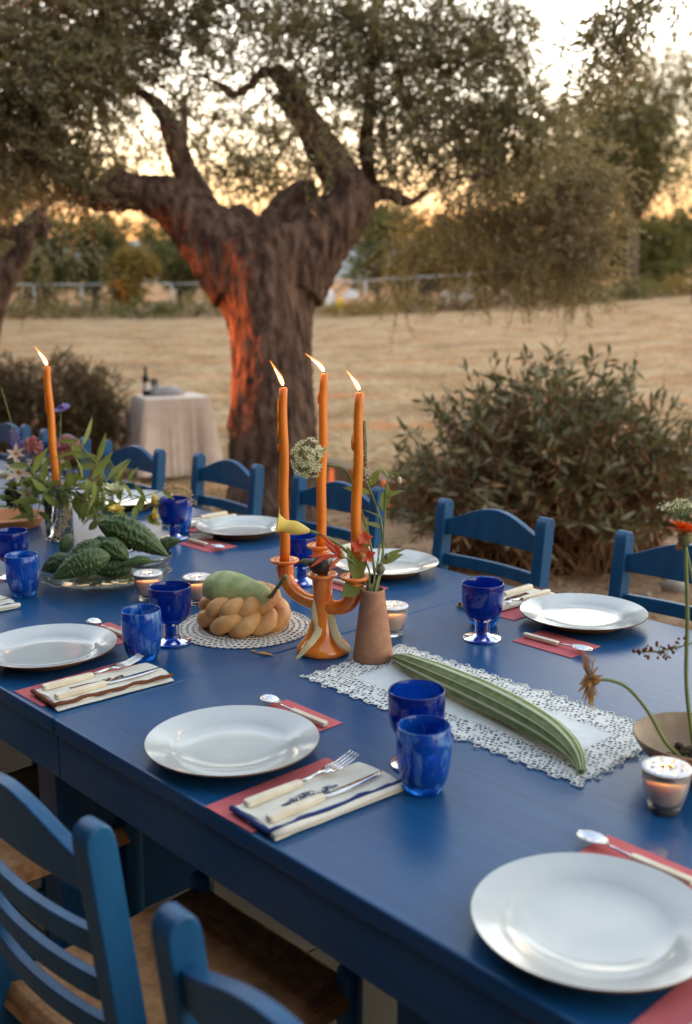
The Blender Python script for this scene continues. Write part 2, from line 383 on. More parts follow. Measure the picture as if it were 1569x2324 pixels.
# ground: bare earth near the table, mown dry grass beyond the timber edging
def ground_mat():
    m = bpy.data.materials.new('earth_and_dry_grass'); m.use_nodes = True; t = m.node_tree; L = t.links.new; b = t.nodes['Principled BSDF']
    b.inputs['Roughness'].default_value = .95; b.inputs['Specular IOR Level'].default_value = .1
    g = t.nodes.new('ShaderNodeNewGeometry'); pos = g.outputs['Position']
    dt = t.nodes.new('ShaderNodeVectorMath'); dt.operation = 'DOT_PRODUCT'; dt.inputs[1].default_value = tuple(FH); L(pos, dt.inputs[0])
    def nz(s, d=6, st=None):
        n = t.nodes.new('ShaderNodeTexNoise'); n.inputs['Scale'].default_value = s; n.inputs['Detail'].default_value = d
        v = pos
        if st:
            mp = t.nodes.new('ShaderNodeMapping'); mp.vector_type = 'POINT'; mp.inputs['Rotation'].default_value = (0,0,-math.atan2(FH.y, FH.x)); mp.inputs['Scale'].default_value = st; L(pos, mp.inputs[0]); v = mp.outputs[0]
        L(v, n.inputs['Vector']); return n.outputs['Fac']
    def ramp(f, cols, ps):
        r = t.nodes.new('ShaderNodeValToRGB'); e = r.color_ramp.elements
        while len(e) < len(cols): e.new(.5)
        for i, (c, p) in enumerate(zip(cols, ps)): e[i].position = p; e[i].color = (*c, 1)
        L(f, r.inputs[0]); return r.outputs[0]
    def mix(f, a, b_):
        c = t.nodes.new('ShaderNodeMix'); c.data_type = 'RGBA'; L(f, c.inputs[0]); L(a, c.inputs[6]); L(b_, c.inputs[7]); return c.outputs[2]
    earth = ramp(nz(5, 9), [(.19,.105,.055),(.29,.175,.10),(.40,.27,.17)], [.3,.52,.75])
    g1 = ramp(nz(.75, 9, (1,.75,1)), [(.21,.115,.055),(.42,.27,.14),(.52,.37,.215)], [.36,.5,.62])
    g2 = ramp(nz(6, 9, (1.2,.8,1)), [(.14,.075,.035),(.50,.335,.18)], [.40,.58])
    mm = t.nodes.new('ShaderNodeMix'); mm.data_type = 'RGBA'; mm.inputs[0].default_value = .5; L(g1, mm.inputs[6]); L(g2, mm.inputs[7])
    ad = t.nodes.new('ShaderNodeMath'); ad.operation = 'MULTIPLY_ADD'; ad.inputs[1].default_value = 2.2; L(nz(.8, 5), ad.inputs[0]); L(dt.outputs['Value'], ad.inputs[2])
    mr = t.nodes.new('ShaderNodeMapRange'); mr.inputs[1].default_value = 8.6; mr.inputs[2].default_value = 10.6; L(ad.outputs[0], mr.inputs[0])
    near = mix(mr.outputs[0], earth, mm.outputs[2])
    far = ramp(nz(.25, 6), [(.17,.105,.045),(.33,.20,.10)], [.4,.6])       # rough verge under the far trees
    mr2 = t.nodes.new('ShaderNodeMapRange'); mr2.inputs[1].default_value = 56; mr2.inputs[2].default_value = 60; L(ad.outputs[0], mr2.inputs[0])
    L(mix(mr2.outputs[0], near, far), b.inputs['Base Color'])
    bp = t.nodes.new('ShaderNodeBump'); bp.inputs['Strength'].default_value = .7; bp.inputs['Distance'].default_value = .03; L(nz(14, 8), bp.inputs['Height']); L(bp.outputs[0], b.inputs['Normal'])
    return m
M_ground = ground_mat()

# ================================================================== THE SETTING
def ground():
    V = [(CAM.x, CAM.y, -.03)]; F = []
    rs = [0.6]
    while rs[-1] < 1400: rs.append(rs[-1]*1.07 + .02)
    n = 160
    for r in rs:
        for j in range(n):
            a = 2*math.pi*j/n; p = (CAM.x + r*math.cos(a), CAM.y + r*math.sin(a)); V.append((p[0], p[1], gh(p)-.03))
    for j in range(n): F.append((0, 1+j, 1+(j+1) % n))
    for i in range(len(rs)-1):
        for j in range(n): F.append((1+i*n+j, 1+(i+1)*n+j, 1+(i+1)*n+(j+1) % n, 1+i*n+(j+1) % n))
    b = MB(); b._a(V, F); return struct(b.build('ground', M_ground))
ground()

pv = struct(MB().box((-2.6, -.80, -.021), (8.2, 4.3, .016)).build('paving', M_joint, smooth=False))
slab = None
for i in range(13):
    for j in range(7):
        x = -1.68 + .31 + (i-8)*.62; y = -2.8 + .31 + j*.6
        if slab is None:
            slab = MB().box((0,0,-.0075), (.612,.592,.015)).build('slab', M_pave, pv, False, .003); o = slab
        else:
            o = slab.copy(); COL.objects.link(o)
        o.location = (x - pv.location.x, y - pv.location.y, random.uniform(-.0015, .0))

def hill(d, pts, name):
    b = MB(); V = []; F = []
    for k, (la, h) in enumerate(pts):
        for q, (dd, hh) in enumerate(((0,-12),(.02,h*.5),(.06,h*.85),(.12,h),(.3,h*.6))):
            p = fl(la, d*(1+dd)); V.append((p.x, p.y, hh))
    for k in range(len(pts)-1):
        for q in range(4): F.append((k*5+q, (k+1)*5+q, (k+1)*5+q+1, k*5+q+1))
    b._a(V, F); return struct(b.build(name, M_hill))
hill(480, [(la, 24 + 9*noise.noise((la*.008, 3.1, 0)) + 3*noise.noise((la*.03, 1, 0))) for la in range(-520, 521, 20)], 'hills')

def gp(la, de, dz=0):
    p = fl(la, de); return Vector((p.x, p.y, gh(p)-.03+dz))
def apx(x, de): return (x-784.5)/FPX*de         # survey column to sideways metres at a depth

# ---- trees
def crown_part(parent, name, m, blobs, L, W, per, tl, droop=-.1, out=.6, twig=True, shell=0, twr=.004):
    Ps, Ds, Ls, Ws, A, B = [], [], [], [], [], []
    for c, r, n in blobs:
        P, D, l, w_, a, b_ = twig_cloud(c, r, n, tl, per, L, W, droop, out, shell)
        Ps.append(P); Ds.append(D); Ls.append(l); Ws.append(w_); A.append(a); B.append(b_)
    V, F = leaf_cloud(np.concatenate(Ps), np.concatenate(Ds), np.concatenate(Ls), np.concatenate(Ws))
    o = np_mesh(name, V, F, m, parent)
    if twig:
        V, F = ribbons(np.concatenate(A), np.concatenate(B), twr); tag(np_mesh('twigs', V, F, M_twig, parent), None, None, kind='stuff')
    return o

def limb_mesh(chains, vox, amp):
    b = MB()
    for ch in chains:                          # refine each chain
        pts = [Vector(p) for p, r in ch]; rr = [r for p, r in ch]
        P2, R2 = [], []
        for i in range(len(pts)-1):
            for k in range(4):
                t = k/4; p0 = pts[max(i-1,0)]; p1 = pts[i]; p2 = pts[i+1]; p3 = pts[min(i+2,len(pts)-1)]
                P2.append(.5*((2*p1) + (p2-p0)*t + (2*p0-5*p1+4*p2-p3)*t*t + (3*p1-p0-3*p2+p3)*t*t*t)); R2.append(rr[i]*(1-t)+rr[i+1]*t)
        P2.append(pts[-1]); R2.append(rr[-1])
        b.tube(P2, R2, 14)
    tmp = b.build('tmp', M_bark)
    md = tmp.modifiers.new('r', 'REMESH'); md.mode = 'VOXEL'; md.voxel_size = vox
    dg = bpy.context.evaluated_depsgraph_get(); me = bpy.data.meshes.new_from_object(tmp.evaluated_get(dg))
    bpy.data.objects.remove(tmp)
    nv = len(me.vertices); co_ = np.empty(nv*3, np.float32); me.vertices.foreach_get('co', co_); co_ = co_.reshape(-1,3)
    no = np.empty(nv*3, np.float32); me.vertex_normals.foreach_get('vector', no) if hasattr(me, 'vertex_normals') else me.vertices.foreach_get('normal', no); no = no.reshape(-1,3)
    d = np.empty(nv, np.float32)
    for i in range(nv):
        p = co_[i]
        d[i] = amp*(1.3*noise.noise((p[0]*3.2, p[1]*3.2, p[2]*1.5)) + .8*abs(noise.noise((p[0]*10, p[1]*10, p[2]*2.5))) + .75*noise.noise((p[0]*24, p[1]*24, p[2]*8)) + .5*noise.noise((p[0]*55, p[1]*55, p[2]*22)) - .55*max(0, noise.noise((p[0]*8+3, p[1]*8, p[2]*2.2)))**.7 - .1)
    co_ += no*d[:,None]
    me.vertices.foreach_set('co', co_.ravel()); me.polygons.foreach_set('use_smooth', [True]*len(me.polygons)); me.update()
    return me

def px_chain(lst, d0):
    out = []
    for q in lst:
        x, y, r = q[:3]; d = d0 + (q[3] if len(q) > 3 else 0); out.append((at(x, y, d), r*d/FPX*(.86 if y < 600 else 1)))
    return out
def add_mesh(name, me, m, parent):
    sh = parent.location; me.transform(Matrix.Translation(-sh)); me.materials.clear(); me.materials.append(m)
    o = bpy.data.objects.new(name, me); COL.objects.link(o); o.parent = parent; return o
def blob(x, y, d, rx, ry, n, rz=None):
    k = d/FPX; return (at(x, y, d), (rx*k, (rz if rz else .5*(rx+ry)*k), ry*k), n)

D0 = 7.8
tree = thing('olive_tree', 'old olive tree with thick gnarled trunk forking above the candles', 'olive tree', gp(apx(620, D0), D0))
chains = [
    [(612,1235,150),(618,1170,116),(620,1100,100),(620,1000,97),(617,900,95),(616,800,95),(612,720,100),(604,650,118),(600,590,140),(590,550,140)],
    [(560,640,95),(500,560,92),(440,500,76),(390,465,66),(330,442,52),(270,440,46),(215,445,40),(178,440,24)],
    [(650,640,95),(705,560,92),(760,500,78),(800,450,62),(815,420,45)],
    [(800,455,60),(775,405,52),(738,350,43),(702,285,38),(668,220,35),(645,178,30),(625,150,16)],
    [(640,180,15),(600,162,10),(568,192,9),(532,214,9),(490,188,7),(440,160,6),(390,140,4)],
    [(630,600,90,.12),(645,530,84,.16),(668,480,66,.2),(690,445,44,.2),(700,415,20,.2)],
    [(455,470,52),(428,400,33),(400,330,27),(372,265,25),(340,225,22),(280,190,15),(200,150,11),(120,120,7)],
    [(412,370,14),(418,290,11),(421,225,11),(445,180,7)],
    [(380,210,9),(352,180,8),(330,150,6)],
    [(835,450,34,.1),(834,385,19,.1),(829,320,17,.1),(838,250,15,.1),(843,160,12,.1),(852,60,9,.1),(860,-60,7,.1)],
    [(820,440,24),(880,438,13),(930,458,11),(972,430,9),(1012,408,8),(1090,398,5),(1180,380,4)],
    [(690,290,16),(640,240,9),(600,200,6)], [(300,420,30),(262,398,26),(258,385,12)],
    [(530,600,70,.05),(538,540,66,.05),(548,500,50,.08),(556,478,26,.1)], [(700,560,60,.1),(730,500,56,.12),(742,470,34,.15)],
    [(560,1190,40),(520,1230,46)], [(670,1190,46),(715,1235,50)]]
add_mesh('trunk', limb_mesh([px_chain(c, D0) for c in chains], .017, .021), M_bark, tree)
B_ = []
for x, y, rx, ry, n, dd in [
    (30,60,110,100,210,-.5),(150,40,110,90,210,-.4),(270,40,90,80,180,-.2),(70,180,120,90,230,-.7),(190,150,90,80,180,-.4),(275,110,60,60,90,0),
    (20,310,100,90,200,-.6),(100,290,80,80,150,-.4),(140,365,45,45,60,-.2),(20,420,70,45,80,.4),(192,428,32,34,52,-.32),(400,30,90,60,130,0),(430,105,50,38,45,.1),
    (520,30,90,60,110,.1),(620,15,90,50,110,.1),(720,40,90,60,130,0),(560,115,60,35,50,.2),(640,105,55,45,75,-.3),(705,150,50,45,60,-.25),(480,170,40,22,24,-.1),(790,110,70,80,120,-.2),
    (840,60,95,80,200,-.2),(940,60,95,80,180,0),(1040,90,95,80,180,.1),(1130,40,75,60,120,.2),(1180,120,60,70,66,.2),
    (890,180,85,80,180,-.1),(990,200,95,80,190,.1),(1090,200,85,80,150,.2),(1170,230,75,70,120,.3),
    (920,310,85,70,150,0),(1030,310,95,80,180,.2),(1130,320,85,70,170,.3),(1220,300,75,80,120,.4),
    (780,250,60,50,55,.4),(870,385,60,35,50,.1),(560,260,80,60,95,1.3),(620,340,60,60,90,1.2),(510,360,60,50,80,1.2),(590,410,60,35,60,1.0),(470,270,40,50,40,1.2),(690,400,40,40,40,.9),(700,290,34,50,26,-.42),(735,370,30,36,18,-.42),(655,205,40,36,26,-.42),(390,270,26,40,12,-.42),(760,330,40,60,45,.8),(250,215,45,45,40,.2),(225,320,40,50,44,.3),(330,300,40,60,20,1.0),(290,375,50,22,22,.8),(380,170,40,30,30,.2),
    (300,-130,330,110,420,-.2),(800,-130,330,110,420,0),(-120,150,150,250,320,-.6)]:
    B_.append(blob(x, y, D0+dd, rx, ry, int(n*(1.2 if x < 430 else .76))))
crown_part(tree, 'crown', M_olive, B_, .062, .0165, 14, .24)
B_ = []
for x, y, rx, ry, n, dd in [(1080,420,100,80,150,.9),(1180,430,110,90,190,.9),(1280,420,100,100,200,1.0),(1340,500,80,90,170,1.0),(1110,540,110,70,130,1.0),(1220,560,110,90,210,1.0),
    (1310,600,70,80,120,1.0),(1000,500,90,60,75,.8),(930,560,60,70,40,.8),(900,650,28,55,20,.7),(1150,640,70,40,40,1.1),(1260,340,80,70,90,.9),(1340,390,70,60,80,1.0),(1060,610,60,40,26,1.0)]:
    B_.append(blob(x, y, D0+dd+.4, rx, ry, int(n*.80)))
crown_part(tree, 'lower_crown', M_olivepale, B_, .062, .0165, 14, .26, droop=-.5)

D2 = 11.0
t2 = thing('olive_tree', 'dark olive tree cut off by the left edge, bent trunk above the hedge', 'olive tree', gp(apx(-60, D2), D2))
ch = [[(-70,1010,60),(-60,860,46),(-40,720,40),(0,640,34),(32,598,30),(56,560,24),(66,515,22),(92,478,16),(112,452,11),(140,420,8)],
      [(62,530,20),(20,528,20),(-40,520,18)], [(80,490,14),(105,500,12),(98,540,12)], [(100,470,9),(150,440,7),(190,400,5)], [(-20,320,16),(60,285,10),(130,330,7)]]
add_mesh('trunk', limb_mesh([px_chain(c, D2) for c in ch], .03, .02), M_bark, t2)
crown_part(t2, 'crown', M_olive, [blob(x, y, D2+dd, rx, ry, n) for x, y, rx, ry, n, dd in
    [(-40,420,130,100,260,0),(60,400,90,60,120,.6),(-60,560,70,70,110,0),(10,470,60,40,60,.3),(160,560,90,26,22,1.5),(70,640,40,50,30,1)]], .07, .016, 12, .28, twr=.005)

# near branch at upper right: part of an olive tree standing just outside the frame
t3 = thing('olive_tree', 'olive branch hanging in from the top right against the bright sky', 'olive tree', gp(2.9, 5.2))
ch = [[(2180,1500,95),(2160,1100,80),(2100,600,70),(1960,200,52),(1750,-60,30),(1560,-90,16),(1440,-60,9),(1400,20,5),(1380,110,3.5),(1350,190,2.5)],
      [(1480,-70,9),(1455,10,5),(1440,80,3)], [(1560,-90,9),(1590,-20,5),(1570,20,3)], [(1960,200,36),(2020,-100,26),(2000,-400,16)]]
add_mesh('trunk', limb_mesh([px_chain(c, 5.0) for c in ch], .012, .003), M_bark, t3)
crown_part(t3, 'crown', M_olive, [blob(x, y, 5.0+dd, rx, ry, n) for x, y, rx, ry, n, dd in
    [(1395,30,62,50,26,0),(1375,90,52,50,22,0),(1352,150,42,48,15,0),(1440,70,28,60,13,.1),(1425,0,50,40,18,0),(1320,215,30,25,7,.1),(1290,120,30,30,7,.1),(1540,-15,50,22,8,0),(2000,-350,420,220,420,.6),(2100,100,260,200,320,.3)]], .060, .0150, 12, .17, droop=-.4, twr=.0025)

def far_tree(x, de, h, wd, m, label, name='tree', n=70, L=.30, W=.16, trunk_h=.14, group='trees along the far field', lean=0, gaps=.8, barkm=None):
    b0 = gp(apx(x, de), de); t = thing(name, label, 'tree', b0, group)
    b = MB(); th = h*trunk_h
    b.tube([b0-Vector((0,0,.1)), b0+Vector((lean*.3,0,th*.6)), b0+Vector((lean,0,th)), b0+Vector((lean*1.3,.1,h*.75))], [h*.035, h*.028, h*.022, h*.008], 8)
    blobs = []
    for k in range(int(9*gaps)+3):
        a = random.random()*6.28; rr = wd*.33*random.random()**.5; z = th + (h-th)*random.uniform(.12,.86); q = 1 - .5*abs((z-th)/(h-th)-.45)
        c = b0 + RH*(rr*math.cos(a)*q) + FH*(rr*math.sin(a)*q) + Vector((lean,0,z))
        blobs.append((c, (wd*.24*random.uniform(.7,1.2), wd*.24, h*.13*random.uniform(.7,1.3)), n))
        b.tube([b0+Vector((lean,0,th*.9)), c], [h*.012, h*.004], 5)
    b.build('trunk', barkm or M_barkp, t)
    crown_part(t, 'crown', m, blobs, L, W, 9, h*.12, twig=False, out=.8)
    return t

far_tree(1420, 58, 12.4, 8.0, M_pine, 'tall airy pine tree right of the olive crown, catching the sky glow', 'pine_tree', 110, .34, .10, .30, group='pines by the field', gaps=1.3)
far_tree(1310, 60, 10.6, 6.5, M_pine, 'darker pine tree half hidden behind the olive crown, left of the tall one', 'pine_tree', 90, .34, .10, .22, group='pines by the field', gaps=1.0)
far_tree(1575, 50, 9.6, 3.2, M_pine, 'slender young pine with a thin bare stem at the right edge', 'pine_tree', 30, .26, .08, .45, group='pines by the field', gaps=.5, lean=.12)
far_tree(1450, 62, 4.4, 5.0, M_far1, 'low rounded tree beyond the field, below the tall pine', n=60)
far_tree(1530, 70, 5.0, 6.5, M_far1, 'broad tree beyond the field at the right edge', n=70)
far_tree(1330, 66, 5.6, 6.0, M_far1, 'leafy tree beyond the field under the right end of the olive crown', n=70)
far_tree(1210, 70, 6.4, 7.0, M_far1, 'wide tree beyond the fence, right of the wire fence end', n=75)
far_tree(1080, 74, 6.2, 6.5, M_far2, 'golden brown tree beyond the fence, above the pale stone heap', n=75)
far_tree(960, 72, 6.4, 6.0, M_far2, 'golden tree beyond the fence, just right of the big trunk', n=80)
far_tree(860, 78, 7.0, 7.0, M_far1, 'green tree beyond the fence, beside the fork of the big trunk', n=80)
far_tree(420, 74, 6.6, 5.0, M_far1, 'green tree beyond the fence, hard against the left side of the big trunk', n=80)
far_tree(318, 68, 4.2, 3.0, M_far2, 'small yellow tree at the wire fence, left of the big trunk', n=70, L=.24)
far_tree(230, 76, 6.2, 6.5, M_far1, 'green tree beyond the fence, behind the small yellow tree', n=80)
far_tree(120, 78, 6.6, 7.0, M_far1, 'dark green tree beyond the fence, above the left hedge', n=80)
far_tree(10, 76, 6.2, 6.5, M_far2, 'olive gold tree beyond the fence at the left edge', n=80)
far_tree(640, 80, 6.8, 7.0, M_far1, 'tree beyond the fence seen under the fork of the big trunk', n=60)

# low scrub under the far trees
def scrub(name, x, de, wd, h, label, m, n):
    b0 = gp(apx(x, de), de); t = thing(name, label, 'bush', b0, 'scrub along the far fence')
    b = MB()
    for k in range(7):
        a = random.random()*6.28; b.tube([b0-Vector((0,0,.05)), b0+Vector((math.cos(a)*wd*.2, math.sin(a)*wd*.2, h*.6))], [.03,.01], 5)
    b.build('stems', M_barkp, t)
    crown_part(t, 'foliage', m, [(b0+Vector((0,0,h*.5)), (wd*.5, wd*.35, h*.5), n)], .16, .09, 8, h*.4, twig=False)
for k, (x, de, wd, h, m, lab) in enumerate([
    (60,60,5,1.0,M_far1,'low scrub along the field edge at the far left'),(190,62,4.5,1.1,M_far1,'low green scrub under the left end of the fence'),
    (330,60,4,1.0,M_far1,'green scrub below the small yellow tree'),(450,61,4,1.3,M_far1,'green scrub touching the left side of the big trunk'),
    (800,60,4,.8,M_far2,'dry yellow scrub right of the big trunk'),(930,58,4.5,1.1,M_far2,'brown scrub under the golden tree'),
    (1040,56,4,1.0,M_hedge,'dark scrub in front of the pale stone heap'),(1190,54,5,1.2,M_hedge,'dark low scrub below the right end of the fence'),(1310,55,4,1.3,M_far1,'rounded scrub beneath the right part of the olive crown'),
    (1430,56,4,1.0,M_far1,'scrub at the foot of the low rounded tree'),(1545,58,4,.9,M_far2,'dry scrub at the far right of the field edge')]):
    scrub('scrub_bush', x, de, wd, h, lab, m, 150)

# wire fence
def fence():
    p = [gp(apx(x, 68), 68) for x in (-60, 95, 200, 268, 400, 540, 735, 832, 945, 1062, 1195)]
    t = thing('wire_fence', 'galvanised wire fence with top rail along the far edge of the field', 'fence', p[5])
    H = 1.75
    for q in p: MB().tube([q-Vector((0,0,.2)), q+Vector((0,0,H))], .080, 8).build('post', M_metal, t)
    for a, c in zip(p, p[1:]):
        MB().tube([a+Vector((0,0,H)), c+Vector((0,0,H))], .062, 6).build('top_rail', M_metal, t)
    b = MB()
    for a, c in zip(p, p[1:]):
        for k in range(1, 7): b.tube([a+Vector((0,0,H*k/7)), c+Vector((0,0,H*k/7))], .006, 4, False)
        n = int((c-a).length/.35)
        for k in range(n):
            q = a.lerp(c, k/n); b.tube([q, q+Vector((0,0,H))], .005, 4, False)
    tag(b.build('wire_mesh', M_wire, t), None, None, kind='stuff')
fence()
q = gp(apx(752, 72), 72, .75); tag(MB().lathe([(0,-.75),(.22,-.74),(.28,-.2),(.30,.2),(.2,.42),(.09,.5),(0,.52)], 14, q).build('feed_sack', M_whitep, loc=q), 'white upright sack beyond the fence, right of the big trunk', 'sack')
q = gp(apx(775, 71), 71, .3); tag(MB().lathe([(0,-.3),(.2,-.29),(.24,.1),(.2,.34),(.1,.42),(0,.43)], 14, q).build('jerry_can', M_yellowp, loc=q), 'small yellow container beyond the fence', 'container')
q = gp(apx(800, 74), 74, .8); tag(MB().box(q, (1.0,.5,.4), .4).box(q+Vector((.1,0,.3)), (.6,.45,.22), .4).build('wrapped_bale', M_whitep, loc=q, bevel=.08), 'white bale beyond the fence, right of the yellow container', 'bale')
def rock(name, c, r, label, group, m=M_stone, parent=None):
    b = MB(); b.ell((0,0,0), (1,1,1), 12, 8); s = random.random()*50
    b.v = [tuple(Vector(c) + Vector((v[0]*r[0], v[1]*r[1], v[2]*r[2]))*(1+.28*noise.noise((v[0]*1.5+s, v[1]*1.5, v[2]*1.5)))) for v in b.v]
    o = b.build(name, m, parent, loc=None if parent else c)
    if label: tag(o, label, 'stone', group)
    return o
q = gp(apx(1075, 62), 62); pile = thing('stone_heap', 'pale stone heap at the field edge under the golden brown tree', 'stones', q)
for k in range(16):
    rock('stone', q + RH*random.uniform(-2.3,2.3) + FH*random.uniform(-.5,.5) + Vector((0,0,random.uniform(.15,.55))), (.45,.4,.32), None, None, M_stone, pile)

# ---- oleander bush on the right, clipped hedge on the left
def oleander():
    base = gp(apx(1260, 6.2), 6.2); t = thing('oleander_bush', 'big rounded oleander bush behind the far chairs on the right', 'bush', base)
    b = MB(); dry = MB(); P, D, P2, D2_ = [], [], [], []
    for k in range(620):
        a = random.random()*6.283; r0 = .55*random.random()**.5
        s = base + RH*(math.cos(a)*r0*1.2) + FH*(math.sin(a)*r0*.6)
        u = Vector((random.gauss(0,1), random.gauss(0,1), abs(random.gauss(0,1))+.15)).normalized()
        e = base + RH*(u.x*1.06) + FH*(u.y*.72) + Vector((0,0,.20 + u.z*1.06))
        e += (e-base)*random.uniform(-.25,.05)
        mid = s.lerp(e, .55) + Vector((0,0,.12))
        pts = [s, mid, e]; b.tube(pts, [.006,.005,.002], 4, False)
        for q in range(random.randint(11,18)):
            tt = random.uniform(.25,1)**.6; p = s.lerp(mid, tt*2) if tt < .5 else mid.lerp(e, tt*2-1)
            d = (e-mid).normalized()*.6 + Vector((random.gauss(0,.6), random.gauss(0,.6), random.gauss(.05,.6)))
            if tt < .72 and random.random() < .8 or random.random() < .16: P2.append(p); D2_.append(d + Vector((0,0,-.5)))
            else: P.append(p); D.append(d)
    b.build('stems', M_oledry, t)
    P = np.array(P); D = np.array(D); V, F = leaf_cloud(P, D, .10*(.6+.6*rng.random(len(P))), .026*(.7+.5*rng.random(len(P)))); np_mesh('foliage', V, F, M_ole, t)
    P = np.array(P2); D = np.array(D2_); V, F = leaf_cloud(P, D, .11*(.6+.6*rng.random(len(P))), .017*(.7+.5*rng.random(len(P)))); np_mesh('dry_foliage', V, F, M_oledry, t)
oleander()
def hedge(x, de, rx, rz, h, label):
    base = gp(apx(x, de), de); t = thing('hedge_bush', label, 'bush', base)
    b = MB()
    for k in range(60):
        s = base + RH*random.uniform(-rx*.5,rx*.5) + FH*random.uniform(-.3,.3); e = base + RH*random.uniform(-rx,rx)*.9 + FH*random.uniform(-rz,rz)*.8 + Vector((0,0,random.uniform(.5,.95)*h)); b.tube([s, e], [.012,.003], 4, False)
    b.build('stems', M_twig, t)
    bl = []
    for k in range(26):
        u = random.uniform(-1,1); bl.append((base + RH*(u*rx*.8) + FH*random.uniform(-rz,rz)*.5 + Vector((0,0,h*(.28+.5*random.random())*(1-.25*u*u))), (rx*.26, rz*.5, h*.22), 150))
    crown_part(t, 'foliage', M_hedge, bl, .042, .017, 9, .16, droop=.25)
hedge(60, 11.6, 1.15, .75, 1.36, 'dark clipped hedge bush behind the left end of the table')

# ---- unseen cypress row added on the left to block the sun except one gap
n_ax = Vector((-SD.y, SD.x, 0)).normalized()
sh_ = Vector((SD.x, SD.y, 0)).normalized()
tp = at(560, 800, D0-.2); k0 = Vector((tp.x, tp.y, 0)).dot(n_ax)
HOUSE_END = tp.x - (tp.y+3.0)*SD.x/SD.y*1.0 + .55   # added house ends here, so the last sun reaches the olive trunk
def cypress(k, dist, wd, h):
    c = n_ax*k + sh_*(Vector((tp.x, tp.y, 0)).dot(sh_) + dist); base = Vector((c.x, c.y, gh(c)-.03))
    t = thing('added_shade_cypress', 'dense dark cypress added outside the frame to block the low sun', 'tree', base, 'added cypress sun screen')
    b = MB(); b.tube([base, base+Vector((0,0,h*.9))], [.14,.03], 8).build('trunk', M_barkp, t)
    s = random.random()*20
    b = MB(); prof = [(0,.05)] + [(wd*.5*min(1,(.75+.25*math.sin(3.1*z)))*(1 if z < .75 else max(.05,(1-z)/.25)), .05+z*h) for z in [i/14 for i in range(15)]] + [(0,h+.1)]
    b.lathe(prof, 20, base, wob=lambda a, z: 1 + .05*noise.noise((math.cos(a)*2+s, math.sin(a)*2, z*1.5)))
    b.build('crown', M_cyp, t)
    return t
CYP = [(k0 - .95 - i*1.12, 11.5 + .15*(i % 2), 1.2, 6.0 - .3*(i % 3)) for i in range(3)] + [(k0 - 5.6 - i*4.0, 13.5 + 2.0*i, 4.4, 8.2 - .4*(i % 3) + (i > 3)*8) for i in range(20)]
_ord = 'first second third fourth fifth sixth seventh eighth ninth tenth eleventh twelfth thirteenth fourteenth fifteenth sixteenth seventeenth eighteenth nineteenth twentieth'.split()
for i, a in enumerate(CYP): cypress(*a)['label'] = (('slim ' if i < 3 else 'broad ') + 'added dark sun-screen cypress, ' + (_ord[i] if i < 3 else _ord[i-3]) + (' of the slim ones' if i < 3 else ' of the broad ones') + ' from the added stone house')

# unseen olive tree added left of the frame to break up that shaft of sun
_b = Vector((tp.x, tp.y, 0)) + sh_*7.2 - n_ax*1.0; _b.z = gh(_b)-.03
t = thing('olive_tree', 'unseen young olive tree added to dapple the sun, between added hedge and house', 'olive tree', _b)
MB().tube([_b, _b+Vector((.05,.02,.9)), _b+Vector((0,.1,1.7)), _b+n_ax*.6+Vector((0,0,2.4))], [.10,.08,.07,.04], 10).build('trunk', M_bark, t)
_q = Vector((tp.x, tp.y, 0)) + sh_*7.2
crown_part(t, 'crown', M_olive, [(_q+Vector((0,0,2.45)), (1.5,1.0,.80), 900), (_q+n_ax*.25+Vector((0,0,1.55)), (.5,.7,.35), 40), (_q+Vector((0,0,1.1)), (.6,.7,.5), 34)], .062, .017, 14, .26)

_l, _d = latdep(Vector((tp.x, tp.y, 0)) + sh_*5.0)
hedge(784.5 + _l/_d*FPX, _d, 1.0, .7, 1.30, 'unseen clipped hedge bush added to block low sun, between olive trunk and added house')  # added unseen hedge keeps the sun off the lower trunk

# ---- unseen house and veranda added behind the camera to shade the near side
HX0, HX1, HY = HOUSE_END, 13.0, -3.0
t = thing('added_shade_house', 'unseen long low stone house added behind the table to shade its near side', 'house', ((HX0+HX1)/2, HY, 0))
MB().box(((HX0+HX1)/2, HY-2.0, 2.9), (HX1-HX0, 4.0, 6.4)).build('wall', M_shade_house, t, False)
MB().hexa([(HX0-.02,HY+.35,6.06),(HX1+.2,HY+.35,6.06),(HX1+.2,HY-4.3,6.06),(HX0-.02,HY-4.3,6.06),(HX0-.02,HY-1.8,7.2),(HX1+.2,HY-1.8,7.2),(HX1+.2,HY-2.2,7.2),(HX0-.02,HY-2.2,7.2)]).build('roof', M_terr, t, False)

VX0 = -9.0                                                   # veranda roof on posts, added to darken the near chairs and apron
MB().hexa([(VX0,-1.05,2.50),(HX1,-1.05,2.50),(HX1,-3.0,2.95),(VX0,-3.0,2.95),(VX0,-1.05,2.58),(HX1,-1.05,2.58),(HX1,-3.0,3.03),(VX0,-3.0,3.03)]).build('added_veranda_roof', M_log, t, False)
for x in (-8.9, -5.4, 3.2, 6.8, 10.4): MB().box((x, -1.20, 1.24), (.12,.12,2.56)).build('added_veranda_post', M_log, t, False)

